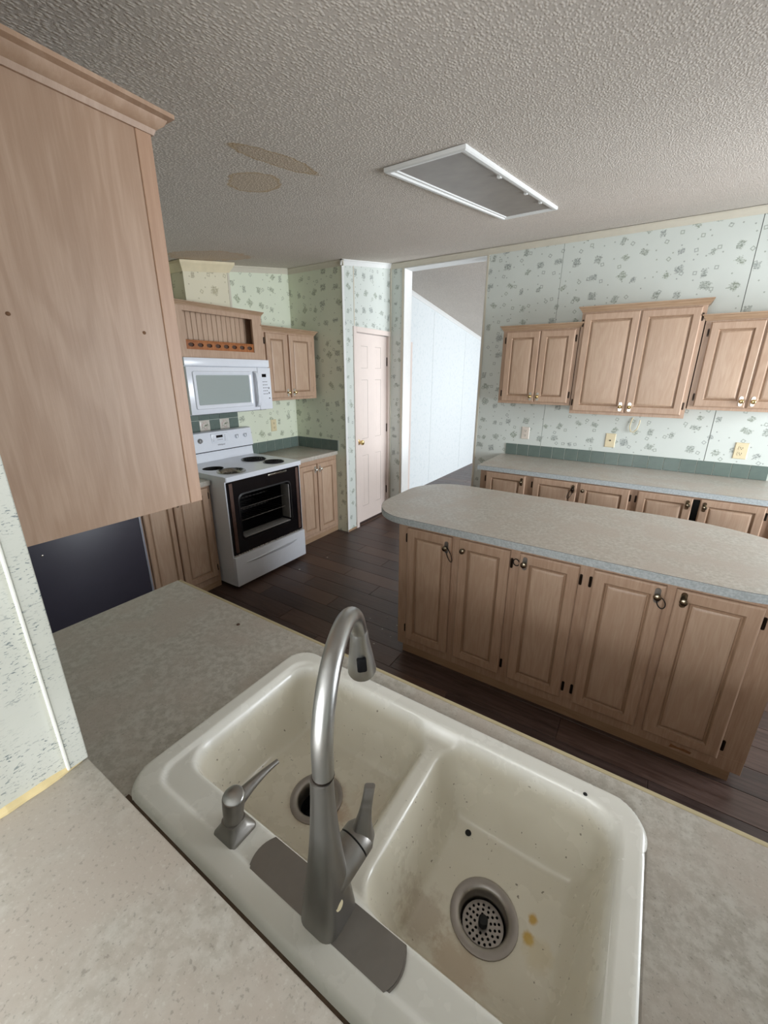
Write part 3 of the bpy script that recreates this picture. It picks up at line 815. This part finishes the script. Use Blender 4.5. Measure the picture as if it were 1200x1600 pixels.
for i, (x, y, r) in enumerate(holes):
    bowl = B(); bowl.lathe([(r + .008, .002), (r + .006, .005), (r - .004, .001), (r - .02, -.022), (.03, -.028), (.001, -.028)], (x, y, .9055), (0, 0, 1), 28, False, False)
    if i == 0:
        pit = B(); pit.lathe([(r - .001, -.001), (r - .001, -.07), (.001, -.07)], (x, y, .9045), (0, 0, 1), 28, False, False); obj('burner_hole', pit, BLACKM, cto)
    elif i == 1: obj('drip_pan', bowl, PANMETAL, cto)
    else:
        obj('drip_pan', bowl, BLACK, cto); obj('burner_coil', coil(x, y, .909, r), BLACKM, cto)
# oven front without door
of = B(); of.plate(rrect(.012, .750, .285, .860, .006, 3), [rrect(.105, .640, .385, .752, .045, 6)], front(.000), .004)
fr_ = obj('oven_front', of, BLACK, t, 20)
cv = B(); rings = []
for k, y in ((.0, .004), (.012, .05), (.016, .50)): rings.append([(a, y, c_) for a, c_ in rrect(.105 + k, .640 - k, .385 + k, .752 - k, .045, 6)])
cv.loft(rings, True, False, True); obj('oven_cavity', cv, OVEN, fr_, 30)
lp = B(); o_ = rrect(.100, .645, .380, .757, .048, 6); i_ = rrect(.112, .633, .392, .745, .04, 6)
lp.loft([[(a, -.001, c_) for a, c_ in o_], [(a, -.004, c_) for a, c_ in i_], [(a, .02, c_) for a, c_ in i_]], True, False, False); obj('cavity_gasket', lp, GREYLIP if False else OVEN, fr_)
lb = B(); lb.box(.13, .615, -.001, .10, .398, .408, .003); lb.box(.618, .626, .004, .10, .42, .72, .002); obj('cavity_floor_lip', lb, GREYLIP, fr_)
for z in (.52, .62):
    r_ = B()
    for y in (.06, .28, .47): r_.tube([(.125, y, z), (.62, y, z)], .0035, 6)
    for k in range(13): x = .14 + k * .0385; r_.tube([(x, .05, z + .003), (x, .48, z + .003)], .002, 5)
    obj('oven_rack', r_, NICKEL, fr_)
obj('rusty_side_strip', B().box(.030, .060, -.006, -.0005, .300, .850, .002), RUST, fr_)
obj('rusty_side_strip', B().box(.702, .732, -.006, -.0005, .300, .850, .002), RUST, fr_)
obj('latch_strip', B().box(.40, .60, -.008, -.0005, .835, .85, .002), PANMETAL, fr_)
obj('bottom_trim', B().box(.012, .750, -.004, .0035, .276, .2845), CHROME, t)
dw = B(); dw.box(.005, .757, -.02, .02, .03, .272, .004)
dwo = obj('storage_drawer', dw, WHITE, t)
hp = []
for k in range(25):
    u = k / 24; hp.append((.10 + .56 * u, u))
hb = B(); rg = []
for x, u in hp:
    hgt = .030 * (1 - (2 * u - 1) ** 4) * (.35 + .65 * u) + .002; out = .014 * (1 - (2 * u - 1) ** 6) + .0005; zc = .212 - .010 * (1 - u)
    rg.append([(x, -.0195, zc + .006), (x, -.02 - out, zc + .004), (x, -.02 - out * .7, zc - .004), (x, -.0195, zc - hgt)])
hb.loft(rg, True, True, True); obj('drawer_handle', hb, WHITE, dwo)
ft = B()
for x in (.05, .71): ft.lathe([(.015, 0), (.012, .03)], (x, .06, 0), (0, 0, 1), 10); ft.lathe([(.015, 0), (.012, .03)], (x, .58, 0), (0, 0, 1), 10)
obj('feet', ft, BLACKM, t)
bgd = B()
bgd.loft([[(x, .578, .9055), (x, .650, .9055), (x, .650, 1.150), (x, .610, 1.150), (x, .590, 1.143), (x, .570, .992), (x, .586, .984), (x, .584, .94)] for x in (.004, .758)])
bgo = obj('backguard', bgd, WHITE, t, 20)
obj('shadow_gap', B().box(.006, .756, .5725, .588, .984, .9905), BLACKM, bgo, 0)
def ybg(z): return .570 + (z - .992) / .151 * .020
for x in (.085, .232, .592, .682):
    kn = B(); kn.lathe([(.021, 0), (.021, .003), (.017, .005), (.015, .020), (.010, .022)], (x, ybg(1.083), 1.083), (0, -1, .14), 20); ko = obj('control_knob', kn, WHITE if x > .3 else GREYLIP, bgo)
    obj('pointer', B().box(x - .002, x + .002, ybg(1.083) - .0235, ybg(1.083) - .018, 1.074, 1.102), INK, ko)
pm = B(); pm.box(.34, .50, ybg(1.085) - .0045, ybg(1.085) + .004, 1.050, 1.128, .001); obj('clock_panel', pm, WHITE, bgo)
obj('clock_display', B().box(.385, .448, ybg(1.085) - .006, ybg(1.085), 1.093, 1.114), BLACK, bgo)
mk = B()
for k in range(4): mk.box(.395 + k * .014, .404 + k * .014, ybg(1.085) - .0055, ybg(1.085), 1.074, 1.078)
for k in range(4): mk.box(.462, .476, ybg(1.085) - .0055, ybg(1.085), 1.064 + k * .014, 1.067 + k * .014)
for k in range(3): mk.box(.352, .362, ybg(1.085) - .0055, ybg(1.085), 1.07 + k * .016, 1.073 + k * .016)
obj('panel_print', mk, INK, bgo, 0)
def text(name, body, size, loc, rot, mat, parent):
    cu = bpy.data.curves.new(name, 'FONT'); cu.body = body; cu.size = size; cu.align_x = 'CENTER'; cu.extrude = .0004
    tmp = bpy.data.objects.new(name, cu); COL.objects.link(tmp); dg = bpy.context.evaluated_depsgraph_get()
    me = bpy.data.meshes.new_from_object(tmp.evaluated_get(dg)); COL.objects.unlink(tmp); bpy.data.objects.remove(tmp)
    me.materials.append(mat); o = bpy.data.objects.new(name, me); COL.objects.link(o); o.parent = parent
    o.location = loc; o.rotation_euler = rot; return o
text('logo', 'Whirlpool', .017, (.425, ybg(1.03) - .0012, 1.028), (math.radians(82), 0, 0), INK, bgo)
# black thing beside stove
single('burner_coil', coil(-2.98, 1.735, .873, .055, 3), BLACKM, 'black burner coil lying on the worktop left of the stove', 'burner', (-2.98, 1.735, .867))

# ------------------------------------------------------------------ microwave
t = thing('microwave', 'white over-range microwave above the stove', 'microwave', (-2.80, 1.770, 1.318), R90)
obj('body', B().box(.0, .762, .012, .405, 1.322, 1.720, .004), WHITE, t)
obj('vent_grille', B().box(.0, .762, -.004, .0115, 1.664, 1.720, .003), WHITE, t)
dr = B(); dr.box(.0, .625, -.012, .0115, 1.326, 1.660, .005); dro = obj('door', dr, WHITE, t)
rim = B(); o_ = rrect(.040, .560, 1.362, 1.630, .014, 4); i_ = rrect(.068, .532, 1.392, 1.600, .008, 4)
rim.loft([[(a, -.012, c_) for a, c_ in o_], [(a, -.021, c_) for a, c_ in rrect(.044, .556, 1.366, 1.626, .012, 4)], [(a, -.019, c_) for a, c_ in rrect(.060, .540, 1.384, 1.608, .010, 4)], [(a, -.013, c_) for a, c_ in i_]], True, False, False)
obj('window_rim', rim, WHITE, dro, 40)
obj('window', B().plate(rrect(.066, .534, 1.390, 1.602, .009, 4), [], front(-.0132), .001), GLASSY, dro)
hp = [(.592, -.012, 1.350), (.592, -.040, 1.365), (.592, -.050, 1.40), (.592, -.053, 1.49), (.592, -.050, 1.58), (.592, -.040, 1.615), (.592, -.012, 1.632)]
hb = B(); hb.loft([[(x + a, y + c_, z) for a, c_ in rrect(-.016, .016, -.008, .008, .006, 3)] for x, y, z in hp]); obj('handle', hb, WHITE, dro, 60)
cp = obj('control_panel', B().box(.628, .762, -.012, .0115, 1.326, 1.660, .004), WHITE, t)
obj('display', B().box(.668, .712, -.0135, -.011, 1.585, 1.610), BLACK, cp)
mk = B()
for j in range(5):
    for k in range(3): mk.box(.672 + k * .018, .682 + k * .018, -.0128, -.0115, 1.545 - j * .024, 1.551 - j * .024)
mk.box(.728, .738, -.0128, -.0115, 1.49, 1.505); mk.box(.728, .738, -.0128, -.0115, 1.45, 1.465); mk.box(.728, .740, -.0128, -.0115, 1.41, 1.42)
obj('keypad_print', mk, INK, cp, 0)
obj('underside_vent', B().box(.04, .722, .03, .38, 1.3182, 1.3225), BLACKM, t)

# ------------------------------------------------------------------ open shelf cabinet over the microwave
t = thing('shelf_cabinet', 'open-front oak shelf cabinet with beadboard back above the microwave', 'cabinet', (-2.85, 1.770, 1.7205), R90)
Z0, Z1 = 1.7205, 2.058; W = .762; D = .355
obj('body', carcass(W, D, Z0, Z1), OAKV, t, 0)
ff = B(); ff.plate([(0, Z0), (W, Z0), (W, Z1), (0, Z1)], [[(.070, 1.777), (.668, 1.777), (.668, 2.026), (.070, 2.026)]], front(0), .019); obj('face_frame', ff, OAKF, t, 0)
obj('crown_moulding', B().sweep([(W, D), (W, 0), (0, 0), (0, D)], [(o * .7, Z1 + h * .75) for o, h in CROWN]), OAKX, t, 30)
bd0 = None
for k in range(17):
    x = .022 + (k + .5) * .0425
    if bd0 is None:
        bd0 = obj('bead_board', B().box(-.0203, .0203, -.008, 0, .0155, Z1 - Z0 - .016, .003, 1), OAK, None, 0); bd0.parent = t; bd0.location = (x, .10, 0)
    else: dup(bd0, 'bead_board', (x, .10, 0), t)
gr = B(); hl = []
for k in range(8): 
    cx = .112 + k * .0735; hl.append([(cx + .024 * math.cos(a), 1.808 + .014 * math.sin(a)) for a in (2 * math.pi * j / 12 for j in range(12))])
gr.plate([(.071, 1.7772), (.667, 1.7772), (.667, 1.838), (.071, 1.838)], hl, front(.006), .010); gr.box(.071, .667, .002, .020, 1.830, 1.840, .002)
gro = obj('gallery_rail', gr, ORANGE, t, 0)
obj('gallery_backing', B().box(.085, .655, .0165, .019, 1.782, 1.829), DARKWOOD, gro, 0)

# small wall cabinet right of microwave
upper('wall_cabinet', 'small two-door oak wall cabinet right of the microwave', (-2.875, 2.545, 1.382), R90, YN - .045 - 2.545, .334, 1.955,
      [(.030, .272, 1.404, 1.943, 'L', ('R', 'B')), (.296, .588, 1.404, 1.943, 'R', ('L', 'B'))], BRASS, CHR)

# boxed-in vent chase above the shelf cabinet
def shear(b):
    for v in b.bm.verts:
        if v.co.z > 2.2: v.co.z += SL * (v.co.y - 2.225)
    return b
t = thing('vent_chase', 'water-stained wallpapered vent box with its own crown above the shelf cabinet', 'vent box', (-3.06, 2.025, 2.06), 0, None, True)
zt = cz(2.225)
obj('body', shear(B().box(-3.209, -3.06, 2.025, 2.425, 2.09, zt - .004)), PAPERS, t, 0)
cr = B().sweep([(-3.209, 2.025), (-3.06, 2.025), (-3.06, 2.425), (-3.209, 2.425)], [(-o, z) for o, z in ((0, zt - .075), (.006, zt - .075), (.012, zt - .06), (.034, zt - .028), (.038, zt - .022), (.038, zt - .004), (0, zt - .004))])
obj('crown_moulding', shear(cr), plain('stained_crown', (226, 214, 182), .55, var=.08, scale=14), t, 30)
obj('corner_bead', shear(B().box(-3.075, -3.057, 2.41, 2.428, 2.092, zt - .07)), CREAM, t, 0)

# ------------------------------------------------------------------ near wall cabinet
NW = .62; NX = -.750; NY = .471
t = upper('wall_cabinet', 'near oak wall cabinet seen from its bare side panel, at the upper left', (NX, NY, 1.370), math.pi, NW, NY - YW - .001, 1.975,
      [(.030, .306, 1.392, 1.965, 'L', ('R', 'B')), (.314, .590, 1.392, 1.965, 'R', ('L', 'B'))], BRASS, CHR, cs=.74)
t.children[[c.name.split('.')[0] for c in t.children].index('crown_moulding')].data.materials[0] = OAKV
obj('side_stile', B().box(-.0025, .0, 0, .024, 1.370, 1.975, .0006, 1), wood_mat('pinkish_stile_edge', (190, 158, 134), (170, 136, 112), rnd=False), t, 0)
sc = B()
for y, z in ((NY - .232, 1.691), (NY - .410, 1.681)): sc.lathe([(.0028, 0), (.0028, .0006), (.0014, .001)], (0.0, y, z), (-1, 0, 0), 10)
obj('screw_hole', sc, plain('knot_brown', (110, 78, 52), .8), t)

# ------------------------------------------------------------------ sink counter, sink, ledge
PX0, PX1, PY1 = -1.416, 1.25, .757
SXC, SYC = -.311, .4565; SHX, SHY = .424, .2465
t = thing('sink_cabinet', 'oak sink base cabinet below the peninsula worktop', 'cabinet', (PX1, .735, 0), math.pi)
W = PX1 - (PX0 + .015)
dz = [(.03 + k * .435, .03 + k * .435 + .40, .105, .815, 'L' if k % 2 else 'R', ('R' if k % 2 else 'L', 'T')) for k in range(6)]
obj('body', carcass(W, .735 - YW - .002, .06, .8265, False), OAKV, t, 0); obj('face_frame', frame_mesh(W, .06, .829, dz), OAKF, t, 0)
obj('kick_board', B().box(0, W, .05, .065, 0, .0595), OAKX, t, 0)
for d_ in dz: add_door(t, *d_, TARN, True, TARN)
wt = thing('sink_worktop', 'speckled grey peninsula worktop around the sink', 'worktop', (PX0, YW, .829), 0, None, True)
hole = rrect(SXC - SHX + .022, SXC + SHX - .022, SYC - SHY + .018, SYC + SHY - .022, .07, 6)
obj('slab', B().plate([(PX0, YW + .001), (PX1, YW + .001), (PX1, PY1 - .012), (PX0, PY1 - .012)], [hole], Matrix.Translation((0, 0, .8675)), .038), LAM, wt, 20)
obj('front_edge', B().box(PX0, PX1, PY1 - .0119, PY1, .831, .8665, .0015), RAWWOOD, wt)

gm = B(); gm.box(SXC - SHX + .03, .2, YW + .030, SYC - SHY + .004, .8676, .8682); gm.box(SXC - SHX + .05, .2, SYC - SHY - .004, SYC - SHY + .002, .8682, .8705, .001); obj('grime_line', gm, plain('brown_grime', (98, 80, 64), .9, var=.35, scale=70), wt, 0)
def sd_rr(x, y, cx, cy, hx, hy, r):
    dx = abs(x - cx) - hx + r; dy = abs(y - cy) - hy + r
    return math.hypot(max(dx, 0), max(dy, 0)) + min(max(dx, dy), 0) - r
def sst(a, b_, v):
    u = min(1, max(0, (v - a) / (b_ - a))); return u * u * (3 - 2 * u)
RIMZ = .8675 + .013
DL = (-.483, .475); DR = (-.10, .475)
def sink_z(x, y):
    s = sd_rr(x, y, SXC, SYC, SHX, SHY, .062)
    z = RIMZ - .012 * (1 - sst(0, .010, -s)) ** 2
    # inner sunken ledge, including the tap deck at the back
    s2 = sd_rr(x, y, SXC, SYC + .003, SHX - .040, SHY - .040, .045)
    z -= .0065 * sst(-.001, .0075, -s2)
    # common basin mouth
    s3 = sd_rr(x, y, SXC, .4865, SHX - .052, .1805, .05)
    z -= .020 * sst(.0, .024, -s3)
    for cx, hx in ((-.4885, .2005), (-.0935, .1715)):
        s4 = sd_rr(x, y, cx, .4865, hx - .006, .1715, .058)
        if s4 < .02:
            u = sst(-.006, .062, -s4); z -= .122 * u ** .8
            dc = DL if cx < -.3 else DR
            d = math.hypot(x - dc[0], y - dc[1]); z -= .006 * (1 - sst(.05, .17, d)) * u
    return z
bm = bmesh.new(); NXg, NYg = 188, 112; grid = []
for j in range(NYg + 1):
    row = []
    for i in range(NXg + 1):
        x = SXC - SHX + 2 * SHX * i / NXg; y = SYC - SHY + 2 * SHY * j / NYg
        s = sd_rr(x, y, SXC, SYC, SHX, SHY, .062)
        if s > 0:  # corner cells: pull onto the rounded outline
            cx = SXC + math.copysign(SHX - .062, x - SXC); cy = SYC + math.copysign(SHY - .062, y - SYC)
            v = Vector((x - cx, y - cy)); v = v / v.length * .062; x, y = cx + v.x, cy + v.y
        row.append(bm.verts.new((x, y, sink_z(x, y))))
    grid.append(row)
for j in range(NYg):
    for i in range(NXg):
        vs = (grid[j][i], grid[j][i + 1], grid[j + 1][i + 1], grid[j + 1][i])
        c_ = sum((v.co for v in vs), Vector()) / 4
        if min(math.hypot(c_.x - q[0], c_.y - q[1]) for q in (DL, DR)) < .044: continue
        try: bm.faces.new(vs)
        except ValueError: pass
bmesh.ops.remove_doubles(bm, verts=bm.verts[:], dist=2e-4)
out = rrect(SXC - SHX, SXC + SHX, SYC - SHY, SYC + SHY, .062, 8)
b = B(); b.bm = bm
b.loft([[(x, y, RIMZ - .0119) for x, y in out], [(x, y, .8678) for x, y in out]], True, False, False)
t = thing('kitchen_sink', 'white enamel double-bowl sink with rust stains set in the peninsula worktop', 'sink', (SXC, SYC, .8676), 0, None, True)
bmesh.ops.recalc_face_normals(b.bm, faces=b.bm.faces[:])
basin = obj('basin', b, SINK, t, 50)
def drain(c_, label, strainer):
    z = sink_z(c_[0] + .0, c_[1])
    r = B(); r.lathe([(.058, -.001), (.0575, .003), (.054, .0042), (.044, .0025), (.040, -.002), (.039, -.022), (.036, -.03)], (c_[0], c_[1], z), (0, 0, 1), 40, False, False)
    f = obj('drain_flange', r, DRAIN, t, 40); 
    dk = B(); dk.lathe([(.0395, -.02), (.0395, -.075), (.001, -.075)], (c_[0], c_[1], z), (0, 0, 1), 28, False, False); obj('drain_throat', dk, BLACKM if not strainer else DARKSLOT, f)
    if strainer:
        hs = [circ(c_[0] + rr * math.cos(2 * math.pi * k / n + rr * 90), c_[1] + rr * math.sin(2 * math.pi * k / n + rr * 90), .0024, 8) for rr, n in ((.014, 9), (.021, 14), (.028, 19)) for k in range(n)]
        st = B(); st.plate(circ(c_[0], c_[1], .035, 36), hs, Matrix.Translation((0, 0, z - .020)), .002)
        so = obj('strainer_basket', st, DRAIN, f, 30)
        obj('strainer_post', B().lathe([(.008, 0), (.008, .012), (.005, .014)], (c_[0], c_[1], z - .02), (0, 0, 1), 16), BLACKM, so)
drain(DL, '', False); drain(DR, '', True)
single('crumb', B().lathe([(.0062, 0), (.0058, .0022), (.002, .003)], (-.173, .585, sink_z(-.173, .585) + .0005), (0, 0, 1), 12), BLACKM, 'round black speck on the right sink bowl floor above the drain', 'crumb', (-.173, .585, sink_z(-.173, .585)))
def speck(x, y, z, r, label, mat):
    single('crumb', B().lathe([(r, 0), (r * .8, r * .35), (r * .2, r * .5)], (x, y, z), (0, 0, 1), 7), mat, label, 'crumb', (x, y, z))
speck(-.985, .682, .8678, .006, 'brown crumb on the worktop left of the sink', DARKWOOD)
speck(.012, .667, sink_z(.012, .667) + .0006, .004, 'tiny black speck on the right end of the sink front rim', BLACKM)

# faucet
AX, AY = -.2745, .279
DECKZ = sink_z(-.278, .278)
t = thing('kitchen_faucet', 'brushed steel gooseneck faucet with side lever on a long base plate', 'faucet', (AX, AY, DECKZ), 0, None, True)
pp = []
for k in range(9): a = -1 + 2 * k / 8; pp.append((-.160 + .010 * (1 - a * a), .278 + .029 * a))
for k in range(9): a = 1 - 2 * k / 8; pp.append((-.413 - .010 * (1 - a * a), .278 + .029 * a))
obj('deck_plate', B().prism(pp, DECKZ + .0003, DECKZ + .0065, .0025), NICKEL, t, 30)
zb = DECKZ + .0066
def body_ring(hx, hy, r, z, ox, oy, n=6): return [(AX + ox + x, AY + oy + y, z) for x, y in rrect(-hx, hx, -hy, hy, r, n)]
th = -.419; dirv = Vector((math.sin(th), math.cos(th), 0))
rings = []
for u in [k / 16 for k in range(17)]:
    z = zb + u * (1.130 - zb); f = (1 - u) ** 1.35
    h = .0148 + .0165 * f; r = h * (.58 + .42 * sst(0, .7, u)); ld = .004 * u
    rings.append(body_ring(h, h * (1 + .10 * f), min(r, h * .999), z, dirv.x * ld, dirv.y * ld))
bo = obj('body', B().loft(rings), metal('faucet_body_steel', (150, 147, 143), .42, var=.015, scale=(.4, .4, .1)), t, 60)
up = Vector((0, 0, 1)); lean = .025; base = Vector((AX, AY, .88)) + Vector((.0005, .0015, 0))
u_ = up * math.cos(lean) + dirv * math.sin(lean); v_ = dirv * math.cos(lean) - up * math.sin(lean)
zs_ = 1.166; R_ = .110; PH = 2.905
e = base + u_ * (zs_ - .88)
pts = [base + u_ * s for s in (1.1305 - .88, 1.145 - .88)] + [e]
Cc = e + v_ * R_
pts += [Cc + R_ * (-v_ * math.cos(a) + u_ * math.sin(a)) for a in (PH * k / 30 for k in range(1, 31))]
obj('gooseneck', B().tube(pts, [.0142] * len(pts), 20), STEEL, t, 60)
ringb = B(); ringb.tube([base + u_ * (1.1302 - .88), base + u_ * (1.1318 - .88)], .0146, 20); obj('seam_ring', ringb, HINGE, t, 60)
tv = v_ * math.sin(PH) + u_ * math.cos(PH); e2 = pts[-1]
hd = B(); hd.tube([e2 - tv * .012, e2 - tv * .006, e2 + tv * .01, e2 + tv * .055, e2 + tv * .088, e2 + tv * .092], [.0145, .0158, .0165, .0225, .0262, .0245], 24)
ho = obj('spray_head', hd, STEEL, t, 50)
bn = (Vector((0, 0, CAM_Z)) - (e2 + tv * .05)); bn = -dirv * .8 + Vector((.45, -.2, .1)); bn = (bn - tv * bn.dot(tv)).normalized(); sd = tv.cross(bn)
bt = B(); q0 = e2 + tv * .048
ringsb = []
for off in (.0205, .0262, .0275):
    k_ = 1.0 if off < .027 else .8
    ringsb.append([q0 + bn * (off + (a2 * .13)) + sd * a1 * k_ + tv * a2 * k_ for a1, a2 in rrect(-.0085, .0085, -.014, .014, .004, 4)])
bt.loft(ringsb); obj('spray_button', bt, plain('black_rubber', (8, 8, 9), .6, spec=.15), ho, 40)
# handle: stub, cap and lever on the right side
hz = Vector((.11, .97, .20)).normalized(); h0 = Vector((AX, AY, .9385))
st = B(); st.tube([h0 + hz * .004, h0 + hz * .035, h0 + hz * .0545], [.0262, .0256, .0252], 28); obj('handle_stub', st, NICKEL, t, 60)
obj('handle_gap', B().tube([h0 + hz * .0543, h0 + hz * .0572], .0236, 28), BLACKM, t, 60)
cpb = B(); cpb.tube([h0 + hz * .057, h0 + hz * .070, h0 + hz * .079, h0 + hz * .083], [.0252, .0248, .0200, .006], 28); cpo = obj('handle_cap', cpb, NICKEL, t, 60)
c0 = h0 + hz * .068 + Vector((.004, 0, .006)); lv = []; side = Vector((.84, .54, 0))
for k in range(11):
    u = k / 10; p = c0 + Vector((.010 * u, .010 * u, .096 * u)); wd = .0125 * (1 - u) ** 3 + .0078; tk = .0105 * (1 - u) ** 3 + .0042
    nrm = side.cross(up)
    lv.append([p + side * a + nrm * c_ for a, c_ in rrect(-wd, wd, -tk, tk, tk * .9, 4)])
obj('lever', B().loft(lv), NICKEL, cpo, 60)
obj('residue_spot', B().lathe([(.0075, 0), (.0068, .0012), (.001, .0014)], (AX + .0262, AY - .006, .925), (1, -.05, .2), 14), IVORY, bo)

# soap dispenser
PXs, PYs = -.481, .278; DZ = sink_z(PXs, PYs)
t = thing('soap_dispenser', 'dark nickel soap dispenser with a slim curved spout left of the faucet', 'dispenser', (PXs, PYs, DZ), 0, None, True)
rings = []
for hgt, h in ((.0003, .0262), (.004, .0268), (.008, .0258), (.016, .0215), (.024, .0178), (.030, .0168)):
    rings.append([(PXs + x, PYs + y, DZ + hgt) for x, y in rrect(-h * .95, h * .95, -h, h, h * (.25 if hgt < .01 else .6), 5)])
obj('base', B().loft(rings), NICKEL, t, 50)
hv = Vector((.04, .10, 1)).normalized(); p0 = Vector((PXs, PYs, DZ + .028))
hb = B(); hb.tube([p0, p0 + hv * .012, p0 + hv * .032, p0 + hv * .046], [.0158, .0165, .0178, .0182], 20); 
pb = obj('pump_body', hb, NICKEL, t, 50)
cap_ = B(); ax_ = Vector((.22, -.42, .88)).normalized(); tp = p0 + hv * .047
cap_.lathe([(.0178, -.004), (.0178, .002), (.0155, .0045), (.004, .0052)], tp, (ax_.x * .5, ax_.y * .5, ax_.z), 24); obj('pump_cap', cap_, CHROME if False else STEEL, pb, 50)
sp = []; rs = []
for k in range(11):
    u = k / 10; sp.append(p0 + hv * .036 + Vector((.012 * u, .010 + .078 * u, -.004 + .030 * u - .016 * u * u + .0))); rs.append(.0085 * (1 - u) ** 1.5 + .0042)
obj('spout', B().tube(sp, rs, 14), NICKEL, t, 60)

# pass-through ledge
t = thing('pass_through_ledge', 'speckled laminate ledge of the pass-through in front of the sink, at lower left', 'ledge', (XJ, YW, 1.018), 0, None, True)
lg = B(); lg.box(XJ + .0005, 1.299, -.30, YW + .0025, 1.0185, 1.050, .002); obj('slab', lg, LAM, t)

# ------------------------------------------------------------------ ceiling light
t = thing('ceiling_light', 'long recessed ceiling light with white frame and dirty grey diffuser', 'light', (-.805, 2.12, cz(2.12)), 0)
t.rotation_euler = (math.atan(SL), 0, 0); ROOTZ[t.name] = Matrix.Identity(4)
HX, HY = .155, .655
fr2 = B(); path = [(-HX, -HY), (HX, -HY), (HX, HY), (-HX, HY)]
fr2.sweep(path, [(0, -.001), (.0, -.012), (.004, -.016), (.016, -.016), (.020, -.010), (.030, -.010), (.034, -.003), (.034, -.001)], True); obj('frame', fr2, WHITEP, t, 20)
obj('diffuser', B().box(-HX + .032, HX - .032, -HY + .032, HY - .032, -.006, -.002), DIFF, t, 0)
for y in (-.25, .12, .38):
    obj('clip', B().box(HX - .034, HX - .020, y - .012, y + .012, -.018, -.009, .001), WHITEP, t)

# ------------------------------------------------------------------ paint flakes on the floor
for px in ((-1.35, 1.87, .012), (-1.28, 1.96, .008), (-1.24, 1.80, .010), (-1.42, 2.02, .007), (-1.33, 2.10, .008), (-1.22, 2.05, .007), (-1.30, 1.74, .009), (-1.19, 1.92, .006), (-2.32, 2.62, .012), (-2.36, 2.30, .012)):
    x, y, r = px
    pts_ = [(x + r * random.uniform(.5, 1.1) * math.cos(a), y + r * random.uniform(.3, .9) * math.sin(a)) for a in (2 * math.pi * k / 6 for k in range(6))]
    single('paint_flake', B().prism(pts_, .0004, .0016), CHIP, 'small pale paint flake on the dark plank floor', 'flake', (x, y, .0004), 'pale paint flakes on the kitchen floor', 0)
